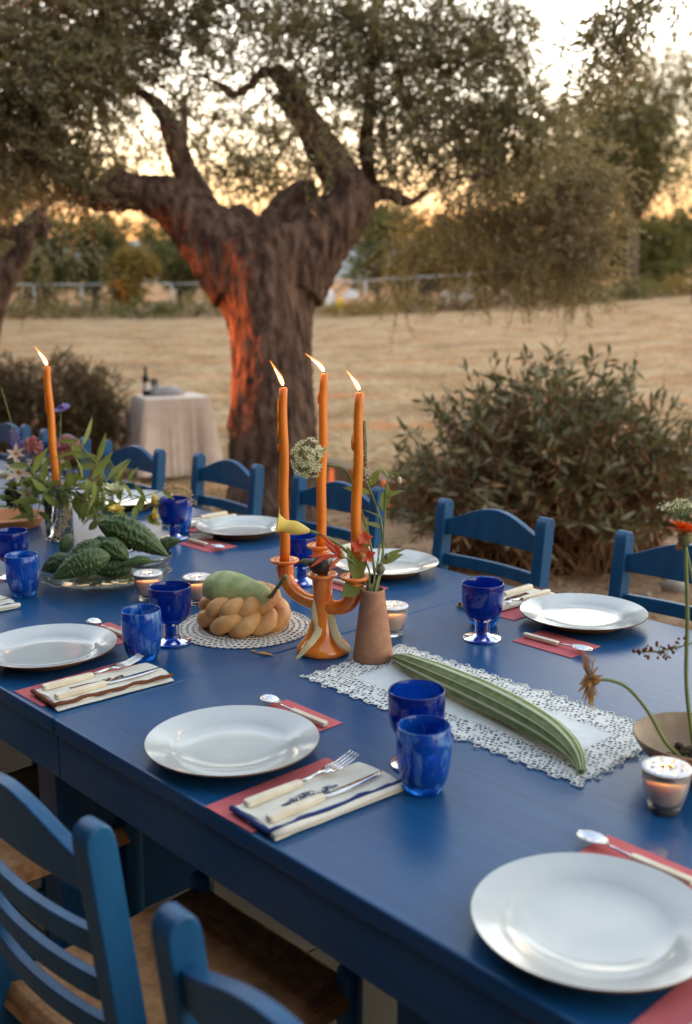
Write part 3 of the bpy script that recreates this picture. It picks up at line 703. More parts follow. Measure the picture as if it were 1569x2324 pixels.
# ---- timber edging, stones, litter, dry grass
def timber():
    a = on(770, 1075, -.28); c = on(1010, 1160, -.22); d = (c-a); a -= d*.5; c += d*.9
    t = MB(); n = 8
    ax = d.normalized(); sd = Vector((-ax.y, ax.x, 0)).normalized()
    t.grid(lambda u, v: a.lerp(c, u) + sd*(.07*(1 if v in (.25,.5) else -1)) + Vector((0,0, (.10 if v in (.5,.75) else -.1) + .012*noise.noise((u*9, v*4, 0)))), 24, 4)
    o = t.build('timber_edging', M_log, loc=a); auto(o); tag(o, 'weathered timber edging between the earth and the dry field', 'timber')
timber()
ST = [(1530,1336,.075,.05,'large pale stone on the earth right of the oleander bush'),(1290,1352,.03,.02,'small stone near the right goblet side of the oleander foot'),(1470,1350,.02,.015,'tiny pebble beside the rightmost far chair'),
      (640,1130,.06,.04,'grey stone at the foot of the olive trunk'),(470,1130,.07,.05,'pale stone behind the chair in front of the draped side table')]
for x, y, r, h, lab in ST:
    p = on(x, y, -.05); p.z = gh(p)-.03; p = on(x, y, p.z); p.z = gh(p)-.03
    rock('stone', p + Vector((0,0,h*.4)), (r, r*.7, h), lab, 'loose stones')
def litter():
    n = 7000; la = rng.uniform(-5, 5, n); de = rng.uniform(3.2, 11, n)
    P = np.array([list(gp(a*d/8, d, .006)) for a, d in zip(la, de)]); P = P[(P[:,1] > 1.5)]
    D = rng.normal(size=P.shape); D[:,2] *= .25
    V, F = leaf_cloud(P, D, .05*(.5+rng.random(len(P))), .016*(.5+rng.random(len(P))))
    tag(np_mesh('leaf_litter', V, F, M_litter), 'brown fallen leaves and twigs scattered over the bare earth', 'leaf litter', kind='stuff')
    nt_ = 5200; dt_ = 9.2 + 38*rng.random(nt_)**1.7; lt = rng.uniform(-.38, .38, nt_)*dt_      # tufts
    k = 14; de = np.repeat(dt_, k) + rng.normal(size=nt_*k)*.10; la = np.repeat(lt, k) + rng.normal(size=nt_*k)*.12; n = nt_*k
    P = np.array([list(gp(a, d, .0)) for a, d in zip(la, de)]); D = np.stack([rng.normal(size=n)*.8, rng.normal(size=n)*.8, .25+.6*rng.random(n)], 1)
    V, F = leaf_cloud(P, D, (.05+.09*rng.random(n)), .008)
    tag(np_mesh('dry_grass', V, F, M_straw), 'short dry straw coloured grass of the mown field', 'grass', kind='stuff')
litter()

# ---- draped side table under the tree
def side_table():
    zf = -.47
    d = 11.3
    FL, FR, BL = at(330,907,11.0), at(475,901,11.25), at(275,896,12.0)
    z = (FL.z+FR.z)/2; FL.z = FR.z = BL.z = z; ex = (FR-FL); W_ = ex.length; ex.normalize(); ey = Vector((-ex.y, ex.x, 0)); D_ = .62
    c = FL + ex*(W_/2) + ey*(D_/2); zg = gh(c)-.03
    t = thing('side_table', 'small table draped in a pale pinkish beige cloth beside the hedge', 'table', (c.x, c.y, zg))
    b = MB(); b.box((c.x, c.y, z-.03), (W_*.97, D_*.97, .03), math.atan2(ex.y, ex.x)).build('table_top', M_log, t, False)
    for sx in (-1,1):
        for sy in (-1,1):
            p = c + ex*(sx*W_*.44) + ey*(sy*D_*.42); MB().box((p.x, p.y, (zg+z)/2-.02), (.04,.04,z-zg-.05), 0).build('leg', M_log, t, False)
    b = MB(); n = 96; H = z-zg-.03; nz_ = 18
    def ring(th):                               # rounded rectangle outline
        a = th*4; s = int(a) % 4; f = a-int(a); hx, hy = W_/2, D_/2
        return [(-hx+2*hx*f,-hy),(hx,-hy+2*hy*f),(hx-2*hx*f,hy),(-hx,hy-2*hy*f)][s]
    V = [c + Vector((0,0,z-c.z))]; F = []
    for j in range(n):
        x, y = ring(j/n); p = c + ex*x + ey*y; V.append(Vector((p.x, p.y, z)))
    for k in range(1, nz_+1):
        q = k/nz_
        for j in range(n):
            x, y = ring(j/n); l = math.hypot(x/(W_/2), y/(D_/2)); corner = max(0, l-1.12)/.29
            nx, ny = (x/(W_/2))**5, (y/(D_/2))**5; nl = math.hypot(nx, ny) or 1; nx /= nl; ny /= nl
            o = .012 + q*(.03 + .17*corner) + q*.020*math.sin(j*.9+math.sin(j*.35)*2)*(1+corner) + q*.012*math.sin(j*2.3)
            p = c + ex*(x+nx*o) + ey*(y+ny*o); V.append(Vector((p.x, p.y, z - .01 - q*(H-.02) + (.05*corner*q*q))))
    for j in range(n): F.append((0, 1+j, 1+(j+1) % n))
    for k in range(nz_):
        for j in range(n): F.append((1+k*n+j, 1+(k+1)*n+j, 1+(k+1)*n+(j+1) % n, 1+k*n+(j+1) % n))
    b._a(V, F); cl = auto(b.build('tablecloth', M_cloth, loc=(c.x, c.y, z)), 32); tag(cl, 'pale pinkish beige cloth draped to the ground over the side table', 'tablecloth')
    p = c - ex*(W_*.36) + ey*(.08); p.z = z+.004
    b = thing('wine_bottle', 'dark wine bottle standing on the draped side table', 'bottle', p)
    MB().lathe([(0,0),(.036,.002),(.038,.02),(.038,.17),(.034,.2),(.017,.225),(.0145,.24),(.0145,.285),(.017,.288),(.017,.30),(.012,.302),(0,.302)], 20, p).build('body', M_bottle, b)
    MB().lathe([(.0386,.06),(.0386,.14)], 20, p).build('label_paper', M_paper, b)
    p2 = p + ex*.10 + ey*.05
    g = tag(MB().lathe([(0,0),(.03,.001),(.033,.01),(.04,.15),(.042,.17),(.039,.17),(.036,.02),(0,.012)], 20, p2).build('drinking_glass', M_clear, loc=p2), 'clear glass beside the dark wine bottle', 'glass')
    p3 = c + ex*(-.02) + ey*.14; p3.z = z+.003
    m = MB(); m.ell((0,0,0), (1,1,1), 24, 12)
    ang = math.atan2(ex.y, ex.x)
    m.v = [tuple(p3 + Matrix.Rotation(ang,3,'Z') @ Vector((v[0]*.21*(1+.15*noise.noise((v[0]*2,v[1]*2,1))), v[1]*.14, max(0,(v[2]))*.085*(1+.3*noise.noise((v[0]*3,v[1]*3,5))) ))) for v in m.v]
    tag(m.build('folded_cloth', M_towel, loc=p3), 'grey cloth heaped on the draped side table', 'cloth')
side_table()

# ================================================================== DINING TABLES
TZ = .75; TW = 1.214
def table(x0, x1, label, supports):
    c = Vector(((x0+x1)/2, TW/2, 0)); t = thing('dining_table', label, 'table', c, 'blue dining tables pushed end to end')
    b = MB().box((c.x, TW/2, TZ-.014), (x1-x0-.0016, TW, .028)); b.build('table_top', M_table, t, False, .004)
    A = .085
    for y in (.018, TW-.018):
        MB().box((c.x, y, TZ-.028-A/2), (x1-x0-.002, .022, A)).build('apron', M_table, t, False, .002)
    for x in (x0+.02, x1-.02):
        MB().box((x, TW/2, TZ-.028-A/2), (.02, TW-.062, A)).build('apron', M_table, t, False, .002)
    for x in supports:
        for y in (.075, TW-.075): MB().box((x, y, (TZ-.03)/2), (.07,.07,TZ-.032)).build('leg', M_table, t, False, .003)
        MB().box((x, TW/2, .45), (.022, TW-.222, .40)).build('panel', M_table, t, False, .002)
    return t
SX = -1.614
table(SX, .55, 'right blue dining table, carrying the lace runner and the nearest plate', [-.80, .42])
table(-5.2, SX, 'left blue dining table beyond the crosswise seam, carrying bread and bitter melons', [-1.735, -3.3, -5.0])

# ================================================================== CHAIRS
def chair_proto():
    t = thing('ladder_back_chair', '', 'chair')
    W2 = .183
    def back(z):                                # lean of the back posts
        return -.185 - max(0, z-.45)*.115
    for s in (-1, 1):
        prof = [(0, -.215), (.2, -.195), (.45, -.185), (.66, back(.66)), (.825, back(.825))]; h = .0205
        fr = [(y+h, z) for z, y in prof]; bk = [(y-h, z) for z, y in prof][::-1]; yc = back(.84)
        arc = [(yc + h*math.cos(R(q)), .825 + .033*math.sin(R(q))**.8) for q in (20,40,60,80,100,120,140,160)]
        poly = fr + arc + bk; n = len(poly); b = MB(); wx = .0175
        V = [(s*W2-wx, y, z) for y, z in poly] + [(s*W2+wx, y, z) for y, z in poly]
        F = [tuple(range(n)), tuple(range(2*n-1, n-1, -1))] + [(j, n+j, n+(j+1) % n, (j+1) % n) for j in range(n)]
        b._a(V, F); auto(b.build('leg', M_chair, t, True, .003), 35)
        b = MB(); b.tube([(s*.18,.175,0),(s*.183,.18,.3),(s*.184,.18,.452),(s*.184,.18,.470),(s*.184,.18,.478)], [.015,.019,.021,.018,.008], 14); b.build('leg', M_chair, t)
    def rail(name, zt, zb, arch, bow, th, dip=0):
        N = 22; b = MB(); V = []; F = []
        for i in range(N+1):
            u = i/N*2-1; x = u*(W2-.012); cu = math.cos(u*math.pi/2)
            top = zt + arch*(cu**1.3); bot = zb + dip*cu
            y0 = back((zt+zb)/2) - bow*(1-u*u)
            for y, z in ((y0-th/2, bot), (y0+th/2, bot), (y0+th/2-.008*0, top), (y0-th/2, top)): V.append((x, y + (z-zb)*-.1, z))
        for i in range(N):
            for j in range(4): F.append((i*4+j, (i+1)*4+j, (i+1)*4+(j+1)%4, i*4+(j+1)%4))
        F += [(0,1,2,3), (N*4+3,N*4+2,N*4+1,N*4)]
        b._a(V, F); auto(b.build(name, M_chair, t, True, .002), 50)
    rail('top_rail', .800, .758, .050, .012, .020, .0)
    for z in (.700, .632, .566): rail('slat', z, z-.034, 0, .020, .016)
    for y, z in ((.18,.30),(.18,.18)): MB().tube([(-.18,y,z),(.18,y,z)], .011, 8).build('stretcher', M_chair, t)
    for s in (-1,1):
        for z in (.26,.15): MB().tube([(s*.182,-.19,z),(s*.181,.18,z)], .010, 8).build('stretcher', M_chair, t)
    MB().tube([(-.18,-.195,.24),(.18,-.195,.24)], .011, 8).build('stretcher', M_chair, t)
    # woven rush seat: strands run round towards the middle
    N = 84; hx, hy = .200, .195
    def seat(u, v):
        x = (u*2-1); y = (v*2-1); m = max(abs(x), abs(y))
        z = .448 + .0045*abs(math.sin(m*math.pi*20)) - .010*(1-m)**.6 - (.03*max(0, m-.93)/.07)
        along = y if abs(x) > abs(y) else x
        z += .0030*noise.noise((along*7, math.floor(m*20)*3.7, 3))
        return (x*hx, y*hy - .003, z)
    b = MB(); b.grid(seat, N, N)
    b.grid(lambda u, v: ((1-2*u)*hx*.995, (v*2-1)*hy*.995, .415), 2, 2)
    b.build('seat', M_rush, t)
    b = MB()
    for s in (-1,1):
        b.tube([(s*.178,-.185,.43),(s*.18,.18,.43)], .014, 8)
        b.tube([(-.178,s*.181,.43),(.178,s*.181,.43)], .014, 8)
    b.build('seat_frame', M_rush, t)
    return t
ch = chair_proto()
CH = [(-1.245, -.010, 0.02, 'blue ladder back chair cut off at the lower left, its slats seen from behind'),
      (-.648, -.045, -.03, 'blue ladder back chair at the bottom centre, only its post top and top rail showing'),
      (-1.90, .02, .0, 'blue rush seated chair tucked under the table at the left edge'),
      (-1.305, 1.285, math.pi+.01, 'blue far side chair cut off by the right edge, behind the right plate'),
      (-1.915, 1.275, math.pi-.02, 'blue far side chair in front of the oleander bush, fully framed'),
      (-2.540, 1.265, math.pi+.02, 'blue far side chair behind the orange candelabra'),
      (-3.170, 1.285, math.pi-.03, 'blue far side chair directly in front of the olive trunk'),
      (-3.715, 1.235, math.pi+.05, 'blue far side chair in front of the draped side table'),
      (-4.235, 1.21, math.pi-.02, 'blue far side chair behind the lone tall candle on the left'),
      (-4.80, 1.22, math.pi+.03, 'blue far side chair at the left edge behind the purple flowers')]
for i, (x, y, rz, lab) in enumerate(CH): place(ch, (x, y, 0), rz, lab, 'blue ladder back chairs round the table', i == 0)

# ================================================================== PLACE SETTINGS
def plate_proto():
    t = thing('dinner_plate', '', 'plate')
    prof = [(0,.0085),(.030,.0085),(.060,.009),(.084,.0105),(.092,.0135),(.098,.0165),(.115,.0200),(.1325,.0248),(.1345,.0252)]
    MB().lathe(prof, 96).build('dish', M_plate, t)
    MB().lathe([(.1345,.0252),(.1353,.0245),(.1350,.0228),(.131,.0218)], 96).build('rim', M_plateb, t)
    MB().lathe([(.131,.0218),(.112,.0165),(.095,.011),(.088,.004),(.086,.0),(.080,.0),(.078,.004),(0,.005)], 96).build('underside', M_plateb, t)
    return t
def goblet_proto():
    t = thing('goblet', '', 'goblet')
    out = [(.0165,.040),(.022,.043),(.033,.052),(.040,.066),(.0425,.082),(.0428,.100),(.0430,.119)]
    inn = [(.0405,.1195),(.0400,.100),(.0396,.083),(.0368,.068),(.030,.056),(.018,.049),(0,.047)]
    MB().lathe(out + [(.0422,.1208),(.0412,.1208)] + inn, 48).build('bowl', M_goblet, t)
    MB().lathe([(.0165,.040),(.0155,.034),(.0150,.020),(.0165,.0125),(.021,.0095),(.034,.0065),(.0395,.0045),(.0402,.0022),(.039,.0),(0,.0006)], 48).build('foot', M_goblet, t)
    return t
def tumbler_proto():
    t = thing('tumbler', '', 'tumbler')
    out = [(0,.0),(.024,.0),(.0275,.003),(.0335,.018),(.038,.040),(.0400,.060),(.0398,.080),(.0385,.0985)]
    inn = [(.0372,.1000),(.0360,.0985),(.0372,.080),(.0374,.060),(.0352,.042),(.030,.022),(.021,.014),(0,.012)]
    wob = lambda a, z: 1 + (.022*math.sin(7*a + z*60)*max(0,1-z/.06))
    MB().lathe(out+inn, 56, wob=wob).build('body', M_tumbler, t)
    return t
def cutlery(name, kind):
    """laid along +y, handle end at the origin, resting at z=0"""
    t = thing(name, '', name)
    if kind != 'spoon':
        hl = .098
        b = MB(); V = []; F = []
        st = [(0,.0055,.004),(.003,.0075,.0052),(.05,.0072,.0052),(hl-.006,.0062,.0048),(hl,.005,.004)]
        for y, a, h in st:
            for dx, dz in ((-1,-.6),(-.6,-1),(.6,-1),(1,-.6),(1,.6),(.6,1),(-.6,1),(-1,.6)): V.append((dx*a, y, .0052+dz*h))
        for k in range(len(st)-1):
            for j in range(8): F.append((k*8+j, (k+1)*8+j, (k+1)*8+(j+1)%8, k*8+(j+1)%8))
        F += [tuple(range(8)), tuple((len(st)-1)*8+7-j for j in range(8))]
        b._a(V, F); auto(b.build('handle', M_handle, t), 30)
    if kind == 'fork':
        b = MB(); b.tube([(0,hl-.002,.0052),(0,hl+.02,.0075),(0,hl+.038,.0095)], [.0032,.0024,.0034], 8)
        b.hexa([(-.0035,hl+.036,.008),(.0035,hl+.036,.008),(.0118,hl+.056,.0075),(-.0118,hl+.056,.0075),(-.0035,hl+.036,.0108),(.0035,hl+.036,.0108),(.0118,hl+.056,.0098),(-.0118,hl+.056,.0098)])
        b.build('neck', M_steel, t)
        for k in range(4):
            x = -.0098 + k*.00653
            MB().tube([(x,hl+.055,.0086),(x,hl+.075,.0100),(x,hl+.092,.0150),(x*.97,hl+.104,.0205)], [.0017,.0016,.0013,.0006], 6).build('tine', M_steel, t)
    if kind == 'knife':
        b = MB(); N = 12; V = []; F = []
        for i in range(N+1):
            u = i/N; y = hl-.002 + u*.118; wl = .0085*(.55+.6*math.sin(math.pi*min(1,u*1.05))**.5) if u < .97 else .002
            V += [(-.0015, y, .0052-.004), (.0018, y, .0052-.004), (.0013, y, .0052-.004+wl*1.4), (.0002, y, .0052-.004+wl*1.4)]
        for i in range(N):
            for j in range(4): F.append((i*4+j, (i+1)*4+j, (i+1)*4+(j+1)%4, i*4+(j+1)%4))
        F += [(0,1,2,3),(N*4+3,N*4+2,N*4+1,N*4)]
        b._a(V, F)
        b.v = [((z-.0052)*.9, y, .004+x*.8) for x, y, z in b.v]
        b.build('blade', M_steel, t)
    if kind == 'spoon':
        hl = .085
        b = MB(); b.box((0,hl/2,.0055), (.0115,hl,.0085)); b.build('handle', M_handle, t, False, .002)
        b = MB(); b.tube([(0,hl-.002,.0055),(0,hl+.02,.007),(0,hl+.036,.0085)], [.0026,.0020,.0022], 8)
        b.build('neck', M_steel, t)
        b = MB(); n = 20
        def bw(u, v):
            a = u*2*math.pi; r = v; return (math.sin(a)*.0150*r*(1-.12*math.cos(a)), hl+.034+.0225+math.cos(a)*.0225*r*-1, .0105 - .0065*(1-r*r))
        b.grid(bw, n, 6)
        so_ = b.build('bowl', M_steel, t); sm = so_.modifiers.new('s', 'SOLIDIFY'); sm.thickness = .0012
    return t
plate_p = plate_proto(); gob_p = goblet_proto(); tum_p = tumbler_proto()
fork_p = cutlery('fork', 'fork'); knife_p = cutlery('knife', 'knife'); spoon_p = cutlery('dessert_spoon', 'spoon')
USED = set()
def put(proto, loc, rz, label, group, rx=0):
    o = place(proto, loc, rz, label, group, first=proto.name not in USED); USED.add(proto.name)
    if rx: o.rotation_euler = (rx, 0, rz)
    return o
def napkin(kind):
    """folded linen napkin, long side along +y, near-left corner at origin, 0.105 x 0.235"""
    t = thing('napkin', '', 'napkin'); W_, L_ = .105, .235
    trim = M_trimbl if kind == 'blue' else M_trimbr
    def sheet(x0, x1, y0, y1, z, th, sag=0, wav=.0016):
        b = MB(); N = 26; K = 10
        top = lambda u, v: (x0+(x1-x0)*u + .0022*noise.noise((v*6, z*900, 3)), y0+(y1-y0)*v + .004*math.sin(u*4+z*900), z+th + wav*noise.noise((u*3.2, v*6, z*800)) + .0009*noise.noise((u*9, v*14, z*300)))
        bot = lambda u, v: (top(1-u, v)[0], top(1-u, v)[1], z)
        b.grid(top, K, N); b.grid(bot, K, N)
        for fn in (lambda u, v: top(u,0)[:2]+((top(u,0)[2] if v else z),), lambda u, v: top(1-u,1)[:2]+((top(1-u,1)[2] if v else z),),
                   lambda u, v: top(0,1-u)[:2]+((top(0,1-u)[2] if v else z),), lambda u, v: top(1,u)[:2]+((top(1,u)[2] if v else z),)):
            b.grid(fn, K if False else 20, 1)
        return b
    sheet(.006, W_, .002, L_-.004, .0005, .0022).build('cloth', M_napkin, t)
    sheet(.001, W_-.014, .0, L_-.012, .0034, .0020).build('fold', M_napkin, t)
    sheet(.003, W_-.018, .003, L_-.006, .0062, .0022).build('fold', M_napkin, t)
    b = MB()                                    # stitched coloured edge along the right side and across the near end
    b.tube([(W_-.014+.002*math.sin(i*.9), L_*i/18-.002, .0075+.0012*math.sin(i*1.7)) for i in range(19)], [.0036+.0006*math.sin(i*2.1) for i in range(19)], 8, flat=1.0)
    b.tube([(.000+(W_-.012)*i/8, -.001+.0008*math.sin(i*2), .0065) for i in range(9)], .0042, 8)
    b.build('edge_trim', trim, t)
    if kind == 'blue': MB().tube([(W_-.004, -.002+L_*i/10, .0062+.001*math.sin(i)) for i in range(11)], [.0050+.0007*math.sin(i*1.3) for i in range(11)], 10).build('roll', M_napkin, t)
    b = MB()                                    # embroidered figure
    rr = random.Random(5 if kind == 'blue' else 9)
    cx = .044; z = .0092
    if kind == 'blue':
        for k in range(26):
            y = .055 + .095*k/25; a = rr.uniform(0,6.28); r = .0022+.0035*math.sin(math.pi*k/25)
            p = Vector((cx+rr.uniform(-1,1)*.009*math.sin(math.pi*k/25), y, z))
            b.tube([p+Vector((math.cos(a+q)*r, math.sin(a+q)*r, 0)) for q in (0,1.3,2.6,3.9,5.2)], .0006, 4)
    else:
        for k in range(7):
            x = cx-.008+.0027*k; b.tube([(x*.9+cx*.1, .055, z), (x, .085, z), (cx+(x-cx)*.55, .112, z)], .0005, 4)
        for k in range(12):
            y = .112+.026*k/11; a = rr.uniform(0,6.28); p = Vector((cx+rr.uniform(-.006,.006), y, z)); b.tube([p+Vector((math.cos(a+q)*.0035, math.sin(a+q)*.0035, 0)) for q in (0,1.3,2.6,3.9,5.2)], .0006, 4)
        for q in (-1,1): b.tube([(cx, .140, z), (cx+q*.006, .150, z), (cx+q*.005, .158, z), (cx, .152, z)], .0011, 4)
        b.tube([(cx-.009,.055,z),(cx+.009,.055,z)], .0014, 4)
    b.build('embroidery', trim, t)
    return t
nap_p = {'blue': napkin('blue'), 'brown': napkin('brown')}
def card_mesh(name, w_, l_, loc, rz, label, group):
    b = MB().box((0,0,.0006), (w_, l_, .0010)); o = b.build(name, M_card, smooth=False); o.location = loc; o.rotation_euler = (0,0,rz)
    return tag(o, label, 'card', group)

def setting(cx, cy, far, where, nap, gob=None, tum=None, parts='pncfksGT', jx=0):
    """one cover; far side is the near one turned round"""
    s = -1 if far else 1; rz = math.pi if far else 0
    W_ = lambda x, y, z=0: (cx + s*x, cy + s*y, TZ + z)
    if 'p' in parts: put(plate_p, (cx, cy, TZ+.0030), random.uniform(0,3), 'grey white glazed dinner plate ' + where, 'dinner plates')
    if 'c' in parts: card_mesh('menu_card', .104, .230, W_(.164+jx, -.018, .0004), rz+.015, 'pink menu card between plate and napkin, ' + where, 'pink menu cards')
    if 'n' in parts:
        o = put(nap_p[nap], W_(.154+jx, -.117, .0022), rz-.06, ('napkin with blue trim and embroidery ' if nap == 'blue' else 'napkin with brown trim and embroidery ') + where, 'folded napkins')
    if 'f' in parts: put(fork_p, W_(.170+jx, -.105, .0105), rz-.02, 'fork with cream handle on the napkin ' + where, 'forks')
    if 'k' in parts: put(knife_p, W_(.226+jx, -.110, .0105), rz+.00, 'knife with cream handle on the napkin ' + where, 'knives')
    if 's' in parts:
        card_mesh('dessert_card', .145, .100, W_(-.046, .157, .0004), rz, 'small pink card under the spoon, ' + where, 'small pink cards')
        put(spoon_p, W_(.024, .172, .0022), rz + math.pi/2 + .02, 'dessert spoon with cream handle ' + where, 'dessert spoons')
    if gob: put(gob_p, (gob[0], gob[1], TZ), random.uniform(0,6), 'cobalt blue footed goblet ' + where, 'cobalt goblets')
    if tum: put(tum_p, (tum[0], tum[1], TZ), random.uniform(0,6), 'mottled blue glass tumbler ' + where, 'mottled tumblers')

gM = on(945, 1565, TZ+.12)
setting(-1.286, .134, False, 'of the middle cover on the near side', 'blue', (gM.x, gM.y), (-1.000, .262))
setting(-.621, .134, False, 'of the nearest cover at the lower right', 'brown', parts='pcns')
setting(-1.902, .143, False, 'of the near side cover left of the seam', 'brown', (-1.812, .372), (-1.772, .278), jx=.012)
setting(-2.530, .150, False, 'of the near side cover at the left edge', 'blue', (-2.526, .372), (-2.356, .317))
setting(-1.310, 1.088, True, 'of the right far side cover', 'brown', (-1.389, .848), (-1.446, .921))
setting(-1.912, 1.086, True, 'of the far side cover behind the clay vase', 'brown', (-1.975, .860))
setting(-2.514, 1.085, True, 'of the far side cover behind the calla lily', 'brown', (-2.600, .905), (-2.664, .966))
setting(-3.120, 1.085, True, 'of the far side cover behind the yellow blossoms', 'brown', parts='pcnk')
setting(-3.150, .150, False, 'of the near side cover behind the left flowers', 'blue', parts='p')

# ================================================================== LACE RUNNER AND DOILY
def runner():
    x0, x1, y0, y1 = -1.475, -.848, .428, .700; bw_ = .072; Z = TZ+.0022
    t = thing('lace_runner', 'white linen table runner with wide openwork lace border', 'runner', ((x0+x1)/2, (y0+y1)/2, TZ))
    hz = lambda x, y: Z + .0012*noise.noise((x*9, y*9, 0)) + .0006*noise.noise((x*30, y*30, 2))
    ci = (x0+bw_, x1-bw_, y0+bw_, y1-bw_)
    MB().grid(lambda u, v: (ci[0]+(ci[1]-ci[0])*u, ci[2]+(ci[3]-ci[2])*v, hz(ci[0]+(ci[1]-ci[0])*u, ci[2]+(ci[3]-ci[2])*v)), 60, 20).build('linen_centre', M_linen, t)
    # lace: a net of little cells, some closed, the net pulled out of square as in crochet
    c = .0086; nx = int(round((x1-x0)/c)); ny = int(round((y1-y0)/c)); cx = (x1-x0)/nx; cy = (y1-y0)/ny
    def warp(x, y):
        dx = .0042*noise.noise((x*55, y*55, 1)) + .0020*noise.noise((x*130, y*130, 3)); dy = .0042*noise.noise((x*55, y*55, 7)) + .0020*noise.noise((x*130, y*130, 5)); return (x+dx, y+dy, hz(x, y)+.0003)
    b = MB(); V = []; F = []
    for j in range(ny):
        for i in range(-1, nx):
            x = x0+(i+.5*(j % 2))*cx; y = y0+j*cy; mx, my = x+cx/2, y+cy/2
            e = min(mx-x0, x1-mx, my-y0, y1-my)
            if e < 0 or e > bw_ + .004: continue
            al = mx if min(my-y0, y1-my) < min(mx-x0, x1-mx) else my
            if e < .013*abs(math.sin(al*math.pi/.036 + 1.3*noise.noise((mx*12, my*12, 0)))): continue
            r_in = e/bw_
            q = noise.noise((mx*48, my*48, 4)); ring_q = abs(noise.noise((mx*30, my*30, 11)))
            hem = .90 < r_in < .99
            motif = (q > .36 or ring_q < .045) and not hem
            if e < .0055 and noise.noise((mx*90, my*90, 9)) > .15: continue
            o = len(V)
            if motif: hole = 0 if random.random() < .8 else .3
            elif hem: hole = .66
            else: hole = .46 + .30*random.random()
            P = [(x,y),(x+cx,y),(x+cx,y+cy),(x,y+cy)]
            V += [warp(*p) for p in P]
            if hole == 0: F.append((o,o+1,o+2,o+3)); continue
            k = 8
            for a in range(k):
                an = 2*math.pi*(a+.5)/k - math.pi*.75 - math.pi/k; V.append(warp(mx+math.cos(an)*cx*.5*hole*1.05, my+math.sin(an)*cy*.5*hole))
            ring_ = [o+4+a for a in range(k)]; cidx = [0,0,1,1,2,2,3,3]
            for a in range(k):
                A = cidx[a]; B = cidx[(a+1) % k]
                if A == B: F.append((o+A, ring_[(a+1) % k], ring_[a]))
                else: F.append((o+A, o+B, ring_[(a+1) % k], ring_[a]))
    b._a(V, F); lo = b.build('lace_border', M_lace, t, False)
    # picot loops following the scallops
    b = MB()
    def loops(a, c_, nrm):
        a = Vector(a); c_ = Vector(c_); L = (c_-a).length; n = int(L/.0095); d = (c_-a).normalized(); nn = Vector(nrm)
        for k in range(n):
            p = a.lerp(c_, (k+.5)/n); al = p.x if abs(d.x) > .5 else p.y
            off = .013*abs(math.sin(al*math.pi/.036 + 1.3*noise.noise((p.x*12, p.y*12, 0)))); w = warp(p.x, p.y); p = Vector((w[0], w[1], 0)) - nn*(off - .001) ; r = .0050*random.uniform(.75,1.2)
            b.tube([p + d*(math.cos(w_)*r) + nn*(math.sin(w_)*r*1.1 - .001) + Vector((0,0,hz(p.x,p.y)+.0004)) for w_ in [math.pi*(q/7*1.3-.15) for q in range(8)]], .0011, 4)
    loops((x0,y0,0),(x1,y0,0),(0,-1,0)); loops((x1,y0,0),(x1,y1,0),(1,0,0)); loops((x1,y1,0),(x0,y1,0),(0,1,0)); loops((x0,y1,0),(x0,y0,0),(-1,0,0))
    b.build('picot_edge', M_lace, t)
runner()
DC = Vector((-1.792, .541, TZ))
def doily():
    c = DC; t = thing('doily', 'round crocheted cotton doily under the bread', 'doily', c)
    b = MB(); V = []; F = []; n = 60; r0, dr = .050, .0128
    MB().lathe([(0,.0022),(r0+.001,.0022)], 60, c).build('centre', M_doily, t)
    for k in range(7):
        ra, rb = r0+k*dr, r0+(k+1)*dr
        for j in range(n):
            a0 = 2*math.pi*(j+(k % 2)*.5)/n; a1 = a0+2*math.pi/n; am = (a0+a1)/2
            def P(r, a, lift=0):
                w_ = 1+.006*math.sin(a*30+k); return (c.x+r*w_*math.cos(a), c.y+r*w_*math.sin(a), c.z+.0022+.0007*math.sin(a*9+r*80)+lift)
            o = len(V); q = []
            outer = [(ra,a0),(ra,a1),(rb,a1),(rb,a0)]
            V += [P(*z) for z in outer]
            h = .52; rm = (ra+rb)/2; dm = (a1-a0)/2
            for w_ in range(8):
                an = 2*math.pi*(w_+.5)/8 - math.pi*.75 - math.pi/8; V.append(P(rm+math.sin(an)*dr/2*h, am+math.cos(an)*dm*(.68), .0004))
            ring_ = [o+4+z for z in range(8)]; ci = [0,0,1,1,2,2,3,3]
            for z in range(8):
                A, B = ci[z], ci[(z+1) % 8]
                if A == B: F.append((o+A, ring_[(z+1) % 8], ring_[z]))
                else: F.append((o+A, o+B, ring_[(z+1) % 8], ring_[z]))
    b._a(V, F); b.build('crochet_rings', M_doily, t, False)
    b = MB(); ro = r0+7*dr
    for j in range(n):
        a = 2*math.pi*(j+.5)/n; p = Vector((c.x+ro*math.cos(a), c.y+ro*math.sin(a), c.z+.0026)); d = Vector((-math.sin(a), math.cos(a), 0)); nn = Vector((math.cos(a), math.sin(a), 0))
        b.tube([p + d*(math.cos(q)*.0062) + nn*(math.sin(q)*.0052) for q in [math.pi*z/6 for z in range(7)]], .0016, 5)
    b.build('scalloped_edge', M_doily, t)
doily()

